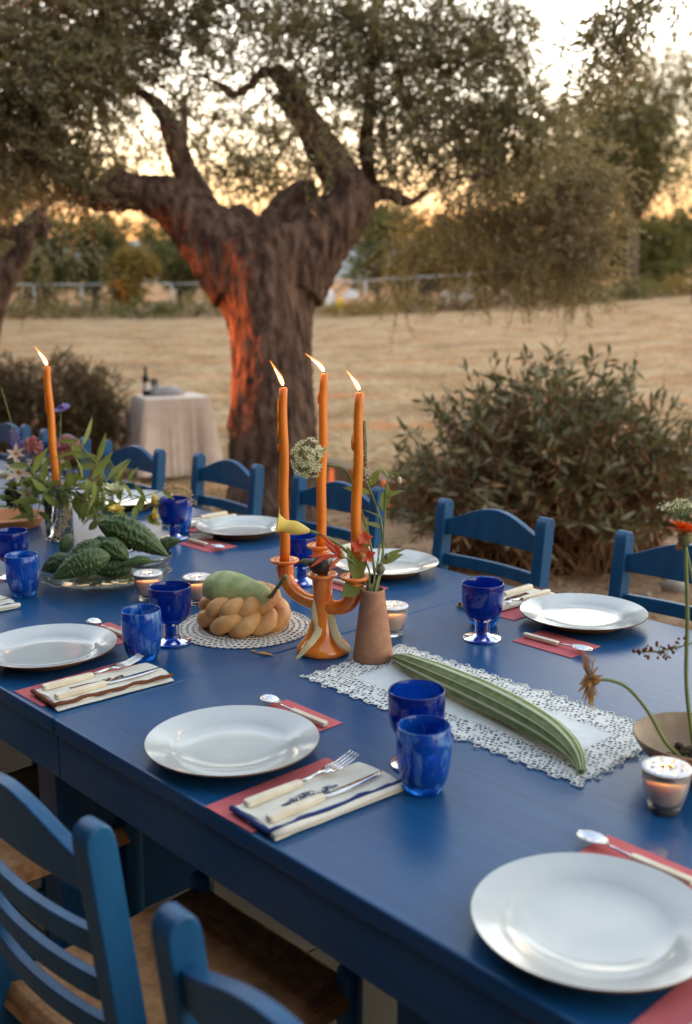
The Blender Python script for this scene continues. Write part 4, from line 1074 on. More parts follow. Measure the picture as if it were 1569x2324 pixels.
# ================================================================== BREAD, GOURD, SNAKE GOURD
def bread(c, Rm, rs, amp, M, label, ph):
    t = thing('bread_ring', label, 'bread', c, 'braided bread rings')
    for s in range(2):
        b = MB(); pts = []; rad = []; N = 200
        for i in range(N):
            a = 2*math.pi*i/N + 2.3; q = a*5 + s*math.pi + ph + .5*math.sin(a*2+ph)
            r = Rm + amp*math.cos(q); z = amp*.80*math.sin(q)
            p = Vector((r*math.cos(a), r*math.sin(a), z + rs*1.25)); pts.append(Vector(c) + M @ p); rad.append(rs*(1+.10*math.sin(q*1.0+1+s)+(.10*noise.noise((math.cos(a)*1.6, math.sin(a)*1.6, ph+s*3)))))
        pts.append(pts[0]); rad.append(rad[0]); b.tube(pts, rad, 18, False)
        vv = []
        for v in b.v: vv.append(tuple(Vector(v) + Vector((noise.noise((v[0]*90, v[1]*90, v[2]*90)), noise.noise((v[0]*90+5, v[1]*90, v[2]*90)), noise.noise((v[0]*90, v[1]*90+5, v[2]*90))))*.0013))
        b.v = vv; b.build('strand', M_bread, t)
    b = MB()
    for k in range(70):
        a = random.random()*6.283; r = Rm + random.uniform(-amp, amp); p = Vector((r*math.cos(a), r*math.sin(a), rs*1.88))
        b.ell(Vector(c) + M @ p, (.0016,.0010,.0007), 5, 4)
    b.build('seeds', M_seed, t)
BC = DC + Vector((-.002, .004, .004))
bread(BC + Vector((0,0,.001)), .0690, .0175, .0140, Matrix.Identity(3), 'lower braided bread ring lying on the doily', .3)
bread(BC + Vector((-.006,-.004,.0330)), .0580, .0165, .0130, Matrix.Rotation(R(3),3,'X') @ Matrix.Rotation(R(-3),3,'Y'), 'upper braided bread ring under the green gourd', 1.7)
def pear_gourd():
    a = at(463, 1331, 2.32); e = at(612, 1350, 2.27); c = BC + Vector((0,0,.1)); ax = (e-a); ax.z -= .006; L = ax.length; ax.normalize()
    o = a; t = thing('green_gourd', 'smooth pale green pear shaped gourd lying on the bread rings', 'gourd', (BC.x, BC.y, BC.z+.075))
    Q = Vector((0,0,1)).rotation_difference(ax).to_matrix()
    prof = [(0,0),(.012,.001),(.026,.008),(.037,.022),(.0425,.042),(.0425,.060),(.0385,.080),(.033,.098),(.0285,.114),(.025,.127),(.0185,.137),(.009,.1405),(0,.139)]
    prof = [(r, z*L/.1405) for r, z in prof]
    MB().lathe(prof, 40, o, Q, lambda a_, z: 1+.02*math.sin(3*a_)+.012*math.sin(5*a_+z*30)).build('body', M_gourd, t)
    p = o + ax*(L*.97) + UP*.004 - FW*.006; q = at(648, 1308, 2.17)
    MB().tube([p - ax*.004, p+ax*.008, p.lerp(q,.5)+Vector((0,0,-.004)), q], [.0075,.0050,.0040,.0048], 8).build('stem', M_stemd, t)
pear_gourd()
def snake_gourd():
    r0 = .026
    P = [(893,1492,.005),(925,1503,.016),(1000,1535,.0225),(1090,1575,.0250),(1170,1615,.0250),(1240,1655,.0225),(1285,1690,.0180),(1308,1718,.0125),(1317,1740,.0075),(1318,1752,.0045)]
    pts = []; rad = []
    for x, y, r in P: pts.append(on(x, y, TZ+.005+r)); rad.append(r)
    b = MB(); n = 60
    pp, rr = [], []
    for i in range(len(pts)-1):
        for k in range(6):
            t_ = k/6; p0 = pts[max(i-1,0)]; p1 = pts[i]; p2 = pts[i+1]; p3 = pts[min(i+2,len(pts)-1)]
            pp.append(.5*((2*p1) + (p2-p0)*t_ + (2*p0-5*p1+4*p2-p3)*t_*t_ + (3*p1-p0-3*p2+p3)*t_**3)); rr.append(rad[i]*(1-t_)+rad[i+1]*t_)
    pp.append(pts[-1]); rr.append(rad[-1])
    b.tube(pp, rr, n)
    V = [Vector(v) for v in b.v]; k = len(pp)
    for i in range(k):
        for j in range(n):
            v = V[i*n+j]; d = v-pp[i]; g = 1 + .035*math.cos(2*math.pi*j/6) + .02*noise.noise((i*.15, j*.3, 0)); V[i*n+j] = pp[i]+d*g
    b.v = [tuple(v) for v in V]
    mi = []
    for i in range(k-1):
        for j in range(n): mi.append(1 if (j % 6) == 0 or ((j % 6) == 5 and (j//6) % 2) else 0)
    b.m = mi + [0,0]
    o = b.build('snake_gourd', [M_snakeg, M_snakes], loc=(pp[20].x, pp[20].y, TZ)); tag(o, 'long ribbed green snake gourd with pale stripes on the lace runner', 'gourd')
snake_gourd()
q = on(580, 1480, TZ+.002); b = MB(); b.leaf(q, (1,.35,.02), .045, .013, (0,0,1), .03); b.leaf(q, (-1,.2,.02), .02, .008, (0,0,1), .03); tag(b.build('fallen_petal', M_tan, loc=q), 'dry fallen petal lying on the table seam', 'petal')

# ================================================================== CANDELABRA AND CANDLES
def spl(pts, k=6):
    pts = [Vector(p) for p in pts]; out = []
    for i in range(len(pts)-1):
        p0 = pts[max(i-1,0)]; p1 = pts[i]; p2 = pts[i+1]; p3 = pts[min(i+2,len(pts)-1)]
        for q in range(k):
            t = q/k; out.append(.5*((2*p1) + (p2-p0)*t + (2*p0-5*p1+4*p2-p3)*t*t + (3*p1-p0-3*p2+p3)*t**3))
    out.append(pts[-1]); return out
def lerps(a, k):
    out = []
    for i in range(len(a)-1):
        for q in range(k): out.append(a[i]+(a[i+1]-a[i])*q/k)
    return out+[a[-1]]
CB = on(733, 1478, TZ)
cup_z = TZ+.158
cups = {'L': on(645,1274,cup_z), 'R': on(805,1312,cup_z), 'B': on(727,1240,cup_z+.004)}
def candelabra():
    t = thing('candelabra', 'glossy orange ceramic candelabra with curved arms beside the clay vase', 'candelabra', CB)
    MB().lathe([(0,0),(.050,0),(.0535,.004),(.0530,.011),(.047,.018),(.038,.028),(.030,.044),(.0240,.064),(.0200,.084),(.0185,.104),(.0192,.124),(.0205,.146),(.0215,.152)], 40, CB).build('column', M_orange, t)
    prof = [(.014,-.010),(.0215,-.004),(.0285,-.001),(.0305,.002),(.0300,.005),(.0275,.0058),(.018,.004),(.0125,.003),(.0115,-.004),(0,-.005)]
    MB().lathe(prof, 36, CB+Vector((0,0,.156))).build('cup', M_orange, t)
    for k, c in cups.items():
        d = Vector((c.x-CB.x, c.y-CB.y, 0)); L = d.length; d.normalize(); z0 = CB.z
        pts = [CB + d*.004 + Vector((0,0,.096)), CB + d*(L*.40) + Vector((0,0,.094)), CB + d*(L*.74) + Vector((0,0,.102)), CB + d*(L*.95) + Vector((0,0,.122)), Vector((c.x, c.y, c.z-.008))]
        MB().tube(spl(pts), lerps([.0165,.0145,.0150,.0160,.0190], 6), 16).build('arm', M_orange, t)
        MB().lathe(prof, 36, c).build('cup', M_orange, t)
candelabra()
M_core_in = emit('votive_flame_core', (1.0,.55,.18), 60)
def flame(parent, w_, tip, mc=None):
    d = tip-w_; L = d.length; m = w_ + d*.45 + Vector((0,0,.002)) 
    pts = spl([w_-Vector((0,0,.001)), w_+d*.22+Vector((0,0,L*.07)), w_+d*.5+Vector((0,0,L*.07)), tip], 5)
    k = len(pts); prof = [max(.0003, .0050*(L/.04)**.5*math.sin(math.pi*min(1,(i/(k-1))**.62))*(1-.35*i/(k-1))) for i in range(k)]
    f = MB().tube(pts, prof, 12).build('flame', M_flame, parent)
    MB().tube([w_.lerp(p, .66)+Vector((0,0,.0008)) for p in pts], [r*.46 for r in prof], 10).build('flame_core', mc or M_core, f)
def candle(base, top, tip, label, r=.0108, drips=(), group='orange taper candles'):
    t = thing('taper_candle', label, 'candle', base, group)
    ax = (top-base); N = 16
    pts = [base + ax*(i/N) + RT*(.0012*math.sin(i*.8)) for i in range(N+1)]; rad = [r*(1-.20*(i/N)**1.5) for i in range(N+1)]; rad[0] *= .9
    pts.append(top+ax.normalized()*.002); rad.append(r*.55)
    MB().tube(pts, rad, 18).build('wax', M_wax, t)
    for f, side, ln in drips:
        p = base + ax*f + RT*(side*r*.98); MB().tube([p+Vector((0,0,ln)), p+Vector((0,0,ln*.5))+RT*side*.001, p, p-Vector((0,0,.003))], [.0012,.0022,.0028,.0010], 8).build('drip', M_wax, t)
    w_ = top + Vector((0,0,.012)); wt = tip-w_
    MB().tube([top, top+Vector((0,0,.007)), w_ + wt*.04], [.0012,.0010,.0008], 6).build('wick', M_wick, t)
    flame(t, top+Vector((0,0,.007)), tip)
def dz(p): return (Vector(p)-CAM).dot(FW)
dL, dR, dB = dz(cups['L']), dz(cups['R']), dz(cups['B'])
candle(cups['L']+Vector((0,0,.000)), at(642,882,dL), at(612,818,dL-.01), 'left lit orange candle in the candelabra', drips=[(.72,-1,.03),(.80,-1,.04),(.86,-1,.03),(.64,-1,.014)])
candle(cups['B'], at(735,850,dB), at(692,802,dB-.01), 'tallest lit orange candle in the rear cup of the candelabra', drips=[(.84,-1,.02)])
candle(cups['R'], at(815,893,dR), at(785,840,dR-.01), 'right lit orange candle in the candelabra, behind the flower spike', drips=[(.70,-1,.03),(.55,-1,.02)])
def bean(pts, label, d):
    P = spl([at(x, y, d+dd) for x, y, dd in pts], 6); n = len(P)
    b = MB(); rad = [.0085*max(.12, math.sin(math.pi*min(.97,max(.03,i/(n-1))))**.5)*(1+.07*math.sin(i*1.9)) for i in range(n)]
    b.tube(P, rad, 10, flat=.30, up=FW)
    tag(b.build('bean_pod', M_bean, loc=P[0]), label, 'bean pod', 'pale bean pods on the candelabra')
dC = dz(CB)
bean([(716,1345,-.03),(714,1395,-.032),(722,1430,-.036),(702,1462,-.066),(670,1497,-.072)], 'pale flat bean pod hanging down the left side of the candelabra', dC)
bean([(752,1350,-.03),(750,1395,-.032),(757,1430,-.036),(772,1460,-.052),(800,1478,-.058)], 'pale flat bean pod hanging down the right side of the candelabra', dC)
c = CB + Vector((0,0,.178)) + RT*-.004
t = thing('passion_fruit', 'dark round fruit sitting in the centre cup of the candelabra', 'fruit', c-Vector((0,0,.02)))
MB().ell(c, (.0225,.0225,.0195), 20, 14).build('body', M_darkf, t)
MB().tube([c+RT*-.018+UP*.004, c+RT*-.033+UP*.008, c+RT*-.048+UP*.002], [.009,.005,.0015], 8).build('tip', M_pod, t)

# ================================================================== FLOWERS
def stem_path(pts, d): return spl([at(x, y, d + (q[0] if q else 0)) for x, y, *q in pts], 5)
def stem(t, P, r0, r1, m=None, name='stem'):
    n = len(P); MB().tube(P, [r0+(r1-r0)*i/(n-1) for i in range(n)], 7).build(name, m or M_stem, t)
def vflower(name, label, cat, P, r0=.0018, r1=.0012, group=None, m=None):
    t = thing(name, label, cat, P[0], group); stem(t, P, r0, r1, m); return t
def blossom(t, c, nrm, m, n=6, L=.02, W=.011, cup=.5, rows=1, name='petal', centre=None):
    nrm = Vector(nrm).normalized(); a = nrm.cross(Vector((.3,.2,1))).normalized(); b2 = nrm.cross(a)
    for r in range(rows):
        for k in range(n):
            an = 2*math.pi*(k+.5*r)/n + random.uniform(-.12,.12); d = a*math.cos(an)+b2*math.sin(an)
            MB().leaf(Vector(c)+d*.001, d*(1-.25*r) + nrm*(cup+.35*r), L*random.uniform(.85,1.1), W, nrm + d*-.2, .10, 5).build(name, m, t)
    if centre: MB().ell(Vector(c)+nrm*.003, L*.16, 8, 6).build('centre', centre, t)
def spike(t, P0, P1, m, r0, r1, n, name='floret', s=.004):
    b = MB(); P0 = Vector(P0); P1 = Vector(P1)
    for k in range(n):
        u = k/n; p = P0.lerp(P1, u); a = k*2.4; r = r0+(r1-r0)*u
        d = RT*math.cos(a)+FW*math.sin(a); q = p + d*r
        b.leaf(q, d + UP*.4, s*(1.1-.5*u)*1.6, s*(1-.4*u), UP, .1, 3); b.ell(q, s*.35*(1-.4*u), 5, 4)
    return b.build(name, m, t)
def leafset(t, P, idx, L, W, m=None, up=.3):
    for k, i in enumerate(idx):
        i = min(len(P)-2, int(i*len(P))); tg = (P[i+1]-P[i]).normalized(); sd = tg.cross(FW).normalized()*(1 if k % 2 else -1)
        MB().leaf(P[i], sd + tg*.5 + FW*random.uniform(-.6,.6) + Vector((0,0,up)), L*random.uniform(.8,1.2), W*random.uniform(.8,1.2), None, .25, 6).build('leaf', m or M_green, t)

VB = on(846, 1497, TZ); dV = dz(VB)
def clay_vase():
    t = thing('clay_vase', 'tapering unglazed clay vase standing at the end of the lace runner', 'vase', VB+Vector((0,0,.0035)))
    z = VB+Vector((0,0,.0035))
    MB().lathe([(0,0),(.0375,0),(.0390,.003),(.0372,.020),(.0330,.055),(.0280,.092),(.0240,.120),(.0228,.134),(.0225,.139),(.0205,.140),(.0195,.134),(.0200,.10),(0,.098)], 40, z).build('body', M_clay, t)
    p = at(826, 1366, dV-.030)
    MB().tube([p+RT*(.0065*math.cos(a)+.004)+UP*(.0095*math.sin(a)) for a in [R(q) for q in range(60, 301, 24)]], .0018, 8).build('handle', M_clayrim, t)
clay_vase()
VM = VB + Vector((0,0,.135))
def vpath(pts, off=(0,0)):
    s = VM - Vector((0,0,.03)) + Vector((off[0]*.3, off[1]*.3, 0)); m = VM + Vector((off[0], off[1], .006))
    return spl([s, m] + [at(x, y, dV+(q[0] if q else 0)) for x, y, *q in pts], 5)
# calla lily
P = vpath([(822,1300),(790,1255,-.02),(750,1224,-.03),(716,1209,-.04),(702,1205,-.042)], (-.006,0)); t = vflower('calla_lily', 'yellow calla lily leaning left across the candles', 'flower', P, .0034, .0030)
ax = (at(628,1189,dV-.05)-P[-1]); L = ax.length; Q = Vector((0,0,1)).rotation_difference(ax.normalized()).to_matrix()
b = MB(); N = 14
def spathe(u, v):
    a = u*2*math.pi; s = v
    if s < .6: r = .0035 + .0100*math.sin(math.pi*.5*min(1, s/.42)) - .002*max(0, s-.42)/.18
    else: r = .0115 + ((s-.6)/.4)**1.5*.0185*(.75+.45*math.cos(a-.7))
    z = L*(s/.82 if s < .82 else 1 + .25*(s-.82)*math.cos(a-.7) - .1*(s-.82))
    return P[-1] + Q @ Vector((r*math.cos(a), r*math.sin(a), z))
b.grid(spathe, 28, N); b.build('spathe', M_yellow, t)
MB().tube([P[-1]+ax*.4, P[-1]+ax*.85], [.0028,.0020], 8).build('spadix', M_tan, t)
# allium head
P = vpath([(848,1290),(836,1215,.01),(812,1140,.02),(795,1085,.02),(775,1062,.01),(742,1054,0)], (.003,.002)); t = vflower('allium', 'round creamy allium head drooping in front of the tallest candle', 'flower', P, .0028, .0020)
c = at(702, 1040, dV); b = MB(); b2 = MB(); pb = MB()
for k in range(95):
    u = Vector((random.gauss(0,1), random.gauss(0,1), random.gauss(0,1))).normalized()
    if u.dot((P[-1]-c).normalized()) > .72: continue
    r = .0375*random.uniform(.86,1.06); e = c+u*r; s = P[-1].lerp(c, .55); b.tube([s, e], .0005, 4, False)
    for q in range(5):
        a = q*1.257; v1 = u.orthogonal().normalized(); v2 = u.cross(v1); d = v1*math.cos(a)+v2*math.sin(a)
        b2.leaf(e, d+u*.5, .0088, .0038, u, .1, 3)
    pb.ell(e+u*.001, .0011, 5, 4)
b.build('pedicels', M_stem, t); b2.build('florets', M_cream, t); pb.build('ovaries', M_green, t)
b = MB()
for k in range(7): b.leaf(at(688+random.uniform(-8,8), 1078+random.uniform(-6,8), dV), (random.gauss(0,1),random.gauss(0,1),-.3), .008, .003, None, .1, 3)
b.build('loose_florets', M_cream, t)
# white veronica spike
P = vpath([(868,1270,.01),(866,1200,.01),(850,1140,.02),(832,1095,.02),(824,1060,.02)], (.006,.004)); t = vflower('veronica_spike', 'slender flower spike with white lower florets in front of the right candle', 'flower', P, .0024, .0020)
e = at(826, 955, dV+.02); MB().tube([P[-1], P[-1].lerp(e,.5), e], [.0062,.0065,.0025], 10).build('bud_column', M_pod, t)
spike(t, P[-1], e, M_green, .0066, .0030, 130, 'buds', .0026); spike(t, at(830,1098,dV+.02), at(826,1020,dV+.02), M_white, .0105, .0055, 60, 'florets', .0042)
leafset(t, P, [.35,.5,.62,.72,.8], .05, .016)
# nodding bud and side leaves
P = vpath([(864,1280,0),(871,1200,0),(874,1120,0),(880,1085,0),(895,1072,0),(906,1085,0)], (.008,-.002)); t = vflower('nodding_bud_stem', 'thin leafy stem with a nodding bud, rightmost in the clay vase', 'flower', P, .0020, .0012)
MB().ell(P[-1]-Vector((0,0,.004)), (.0045,.0045,.0075), 10, 8).build('bud', M_cream, t); leafset(t, P, [.3,.45,.55,.7], .050, .017)
MB().leaf(at(862,1228,dV), at(932,1212,dV)-at(862,1228,dV), .062, .017, UP, .2, 6).build('leaf', M_green, t)
MB().leaf(at(868,1160,dV), at(880,1100,dV)-at(868,1160,dV), .055, .020, -FW+UP*.2, .1, 6).build('leaf', M_green, t)
for k, (x, y, r, pts, lab) in enumerate([(862,1292,.0105,[(862,1240,-.02),(857,1250,-.025),(860,1275,-.025)],'larger round seed pod at the mouth of the clay vase'),(877,1263,.0055,[(862,1245,-.01),(870,1222,-.01),(877,1245,-.01)],'smaller seed pod on a hooked stem by the clay vase')]):
    P = vpath(pts, (.004,-.006)); t = vflower('poppy_pod', lab, 'seed pod', P, .0014, .0009, 'seed pods in the clay vase'); c = at(x, y, dV-.02)
    MB().lathe([(0,-r),(r*.6,-r*.8),(r,0),(r*.75,r*.6),(r*.35,r*.85),(r*.7,r*1.0),(r*.6,r*1.1),(0,r*1.12)], 14, c).build('pod', M_pod, t)
# red flowers
P = vpath([(815,1300,-.02),(800,1275,-.03),(775,1262,-.035)], (-.008,-.004)); t = vflower('flame_lily', 'red flame lily bending over the dark fruit', 'flower', P, .0022, .0016)
for tgt, w_ in [((702,1288),.010),((700,1262),.009),((722,1206),.010),((735,1230),.011),((745,1292),.009),((760,1235),.010)]:
    e = at(tgt[0], tgt[1], dV-.045); s = P[-1]; m = s.lerp(e,.5)+UP*random.uniform(-.006,.010)
    pp = spl([s, m, e], 6); n = len(pp); MB().tube(pp, [w_*.42*max(.15, math.sin(math.pi*(.08+.9*i/(n-1)))) for i in range(n)], 8, flat=.22, up=FW).build('petal', M_red, t)
MB().ell(P[-1], .006, 10, 8).build('ovary', M_tan, t)
P = vpath([(838,1300,-.02),(828,1270,-.03),(824,1255,-.03)], (-.002,-.008)); t = vflower('red_zinnia', 'red ruffled blossom just above the mouth of the clay vase', 'flower', P, .0020, .0016)
for c_, n_ in [((826,1222),5),((832,1262),5),((812,1240),4)]: blossom(t, at(*c_, dV-.03), -FW+UP*.3, M_red, n_, .017, .012, .5)
MB().ell(at(822,1262,dV-.03), .007, 10, 8).build('centre', M_tan, t)
P = vpath([(830,1325,-.01),(815,1325,-.02)], (-.01,-.004)); t = vflower('broad_leaf_sprig', 'broad green leaves hanging over the rim of the clay vase', 'leaf sprig', P, .0020, .0016)
for e, L_, W_ in [((775,1352),.055,.036),((800,1262),.050,.024),((788,1240),.035,.022),((835,1180),.045,.018)]:
    e = at(*e, dV-.035); MB().leaf(P[-1], e-P[-1], (e-P[-1]).length, W_, -FW+UP*.4, .12, 7).build('leaf', M_green, t)

# ---- votives
def votive_proto():
    t = thing('votive_candle', '', 'votive')
    wob = lambda a, z: 1+.010*math.cos(28*a)*(1 if .012 < z < .058 else 0)
    MB().lathe([(0,.0),(.019,.0),(.0225,.002),(.0215,.006),(.0265,.018),(.0305,.034),(.0325,.050),(.0330,.0620),(.0312,.0620),(.0302,.048),(.0282,.034),(.0245,.019),(.018,.009),(0,.008)], 84, wob=wob).build('cup', M_votive, t)
    MB().lathe([(0,.0095),(.017,.0095),(.0235,.019),(.0275,.034),(.0298,.049),(.0270,.0500),(.010,.0495),(0,.0495)], 28).build('wax', M_vwax, t)
    b = MB(); V = []; F = []; n = 72                        # pierced lid: a ring with a centre hole and eight small ones
    rs = [.0095,.0150,.0172,.0200,.0235,.0270,.0325,.0345]
    for r in rs:
        for j in range(n): a = 2*math.pi*j/n; V.append((r*math.cos(a), r*math.sin(a), .0640 + (.0012 if r < .033 else -.0010)))
    for i in range(len(rs)-1):
        for j in range(n):
            if i in (2,3,4) and (j % 9) in (0,1,2) and (i == 3 or (j % 9) == 1 or True) and i == 3: continue
            if i in (2,4) and (j % 9) == 1: continue
            F.append((i*n+j, i*n+(j+1) % n, (i+1)*n+(j+1) % n, (i+1)*n+j))
    b._a(V, F); o = b.build('lid', M_lid, t); s = o.modifiers.new('s', 'SOLIDIFY'); s.thickness = .0012; s.offset = 1
    w_ = Vector((0,0,.0490)); MB().tube([w_, w_+Vector((0,0,.006))], .0008, 5).build('wick', M_wick, t)
    flame(t, Vector((0,0,.0520)), Vector((-.002,.001,.0690)), M_core_in)
    return t
vp = votive_proto()
for i, (x, y, lab) in enumerate([(1507,1838,'votive candle with pierced white lid at the right edge, in front of the bowl'),(889,1440,'votive candle behind the clay vase, its lid hidden by the vase'),(449,1369,'votive candle half hidden behind the green gourd'),(337,1360,'votive candle right of the bitter melons, behind the dark goblet')]):
    place(vp, on(x, y, TZ), i*.4, lab, 'pierced lid votive candles', i == 0)

# ================================================================== LEFT CENTREPIECE
dish_c = on(238, 1300, TZ+.03); DD = dz(dish_c)
t = thing('glass_dish', 'scalloped clear glass dish under the bitter melons', 'dish', (dish_c.x, dish_c.y, TZ))
scal = lambda a, z: 1 + (.02*math.cos(14*a) if z > .022 else 0)
MB().lathe([(0,.0),(.07,.0),(.075,.003),(.06,.008),(.09,.014),(.13,.022),(.158,.032),(.160,.034),(.156,.0345),(.126,.026),(.085,.018),(0,.014)], 112, (dish_c.x, dish_c.y, TZ), wob=scal).build('bowl', M_clear, t)
bc = on(335, 1290, TZ+.03)
tag(MB().lathe([(0,.034),(.03,.034),(.045,.040),(.058,.056),(.062,.066),(.059,.066),(.054,.057),(.042,.044),(0,.039)], 40, (bc.x, bc.y, TZ), wob=lambda a, z: 1+(.02*math.cos(12*a) if z > .05 else 0)).build('small_glass_bowl', M_clear, loc=(bc.x, bc.y, TZ+.034)), 'small clear glass bowl on the right side of the melon dish', 'bowl')
def melon(a, c, r, label, seed, m=None):
    a = Vector(a); c = Vector(c); ax = c-a; L = ax.length; N = 84; n = 72
    t = None; b = MB(); P = []; rad = []
    for i in range(N+1):
        u = i/N; P.append(a + ax*u + UP*(.06*L*math.sin(math.pi*u))); rad.append(max(.0012, r*(math.sin(math.pi*u**.85))**.72*(1-.22*u)))
    P = P + [c + ax.normalized()*.012]; rad.append(.0008)
    b.tube(P, rad, n)
    V = []
    for i, p in enumerate(P):
        for j in range(n):
            v = Vector(b.v[i*n+j]); d = v-p; ridge = .5+.5*math.cos(2*math.pi*j/n*9)
            w_ = max(0, noise.noise((i*.36+seed, j*.36, seed))) + .6*max(0, noise.noise((i*.75, j*.75+seed, seed)))
            V.append(tuple(p + d*(1 + .10*ridge + .30*(w_-.18)*math.sin(math.pi*min(1,i/N))**.5)))
    b.v = V
    o = b.build('bitter_melon', m or M_melon, loc=a); tag(o, label, 'bitter melon', 'bitter melons heaped on the glass dish')
for i, (p0, p1, r, d0, d1, lab) in enumerate([
    ((222,1186),(380,1262),34,.02,.00,'largest bitter melon lying on top, pointing right'),
    ((354,1244),(410,1226),15,.08,.06,'small pale bitter melon at the right end of the heap'),
    ((232,1232),(292,1272),25,-.02,-.03,'short bitter melon under the largest one'),
    ((250,1262),(118,1314),30,-.08,-.10,'bitter melon at the front of the heap pointing left'),
    ((232,1232),(146,1280),20,-.03,-.04,'dark bitter melon behind the front one'),
    ((164,1268),(92,1300),22,.0,.02,'bitter melon at the left end behind the tumbler'),
    ((142,1256),(160,1210),16,.06,.08,'upright bitter melon at the left back of the heap'),
    ((346,1272),(268,1284),11,-.03,-.05,'slim bitter melon lying in the small glass bowl'),
    ((300,1290),(210,1300),22,-.02,-.02,'bitter melon at the bottom of the heap in the shade'),
    ((200,1250),(270,1240),26,.07,.07,'bitter melon in the middle of the heap')]):
    melon(at(*p0, DD+d0), at(*p1, DD+d1), r*DD/FPX, lab, i*3.3)

LV = on(136, 1222, TZ); dLV = dz(LV)
t = thing('glass_vase', 'clear glass cylinder vase holding the left flower bunch', 'vase', LV)
MB().lathe([(0,0),(.036,0),(.040,.003),(.040,.150),(.0375,.150),(.037,.012),(0,.010)], 36, LV).build('cylinder', M_clear, t)
LM = LV + Vector((0,0,.13))
q = on(20, 1195, TZ); t = thing('terracotta_saucer', 'orange terracotta dish at the left edge beyond the goblet', 'dish', q)
MB().lathe([(0,0),(.085,0),(.095,.006),(.11,.032),(.112,.036),(.106,.036),(.09,.012),(0,.01)], 40, q).build('body', M_terr, t)
# tall candle in a glass holder
cb = at(127, 1110, dLV-.02); zb = cb.z
t = thing('candle_holder', 'small clear glass holder of the lone tall candle', 'candle holder', (cb.x, cb.y, TZ))
MB().lathe([(0,0),(.04,0),(.042,.004),(.016,.012),(.010,.03),(.010,zb-TZ-.02),(.016,zb-TZ-.008),(.018,zb-TZ+.012),(.0125,zb-TZ+.012),(.0115,zb-TZ),(0,zb-TZ-.001)], 28, (cb.x, cb.y, TZ)).build('body', M_clear, t)
candle(cb, at(106,833,dLV-.03), at(78,786,dLV-.03), 'lone tall lit orange candle on the left, leaning slightly left', .0118, [(.80,-1,.03),(.70,-1,.03),(.88,-1,.02),(.62,-1,.03)])

def lpath(pts, off=(0,0)):
    s = LV + Vector((off[0]*.5, off[1]*.5, .015)); m = LM + Vector((off[0], off[1], .012))
    return spl([s, m] + [at(x, y, dLV+(q[0] if q else 0)) for x, y, *q in pts], 5)
G_ = 'stems of the left flower bunch'
def L_stem(name, label, pts, off, kind, m=None, lv=(.5,.7,.85), ll=.06, lw=.018, nrm=None, s=1):
    P = lpath(pts, off); t = vflower(name, label, 'flower', P, .0022, .0014, G_)
    leafset(t, P, lv, ll, lw)
    e = P[-1]; tg = (P[-1]-P[-3]).normalized()
    s *= 1.35
    if kind == 'star': blossom(t, e, nrm or (-FW+UP*.4), m, 6, .030*s, .011*s, .35, 1, centre=M_tan)
    elif kind == 'rosette': blossom(t, e, nrm or (-FW*.6+UP), m, 8, .017*s, .011*s, .7, 2, centre=M_yellow)
    elif kind == 'ball':
        b = MB()
        for k in range(80):
            u = Vector((random.gauss(0,1), random.gauss(0,1), random.gauss(.3,1))).normalized(); b.leaf(e+u*.010*s, u+Vector((0,0,.1)), .012*s, .007*s, None, .2, 3)
        b.build('petals', m, t); MB().ell(e, .011*s, 12, 8).build('centre', m, t)
    elif kind == 'spike': spike(t, P[int(len(P)*.62)], e, m, .013*s, .004*s, 70, 'florets', .0075*s)
    elif kind == 'greenspike': spike(t, P[int(len(P)*.6)], e, m, .008*s, .002*s, 90, 'buds', .0045*s)
    elif kind == 'plume':
        b = MB(); k0 = int(len(P)*.62)
        for k in range(150):
            p = P[random.randint(k0, len(P)-1)] + Vector((random.gauss(0,1), random.gauss(0,1), random.gauss(0,1)))*.0065; b.ell(p, .0020, 5, 4)
        b.build('seeds', m, t)
    elif kind == 'cluster':
        for k in range(6): blossom(t, e + Vector((random.gauss(0,.012), random.gauss(0,.012), random.gauss(0,.008))), (random.gauss(0,.5), random.gauss(0,.5), 1), m, 5, .010*s, .008*s, .5, 1)
    return t
L_stem('delphinium', 'purple flower spike at the left edge', [(60,1100,.05),(45,1040,.08),(30,975,.1)], (-.02,.01), 'spike', M_purple, (.5,), s=1.3)
L_stem('delphinium', 'purple flower spike beside the pink ball flowers', [(85,1100,.05),(72,1050,.06),(52,1000,.06)], (-.015,.01), 'spike', M_purple, (.5,), s=1.1)
L_stem('scabious', 'small mauve blossom cluster standing highest, right of the lone candle', [(135,1050,.06),(136,990,.06),(138,932,.06)], (0,.012), 'cluster', M_purple, (.55,.7), .03, .006, s=1.2)
L_stem('globe_flower', 'dusty pink ball flower left of the lone candle', [(95,1090,.04),(82,1050,.04),(75,1012,.04)], (-.01,.0), 'ball', M_pink, (.6,), .03, .01, s=1.1)
L_stem('globe_flower', 'reddish pink ball flower right of the lone candle', [(142,1090,.05),(148,1050,.06),(156,1015,.06)], (.005,.012), 'ball', M_pink, (.6,), .04, .012, s=1.35)
L_stem('star_lily', 'peach lily with pointed petals at the left edge', [(90,1120,-.03),(60,1090,-.04),(44,1072,-.05)], (-.02,-.01), 'star', M_peach, (.6,), s=1.15)
L_stem('star_lily', 'cream lily hanging over the glass vase', [(100,1120,-.06),(75,1105,-.08),(64,1120,-.09)], (-.02,-.02), 'star', M_cream, (.5,.8), .05, .014, nrm=-FW*.5-UP*.3-RT*.3, s=1.1)
L_stem('white_blossom', 'white blossom cluster in the middle of the left bunch', [(110,1110,-.05),(97,1085,-.06)], (-.01,-.015), 'cluster', M_white, (.6,), .04, .012)
L_stem('cornflower', 'deep blue blossom beside the lone candle', [(140,1110,-.03),(150,1078,-.04)], (.005,-.01), 'cluster', M_bluep, (.5,), .04, .012)
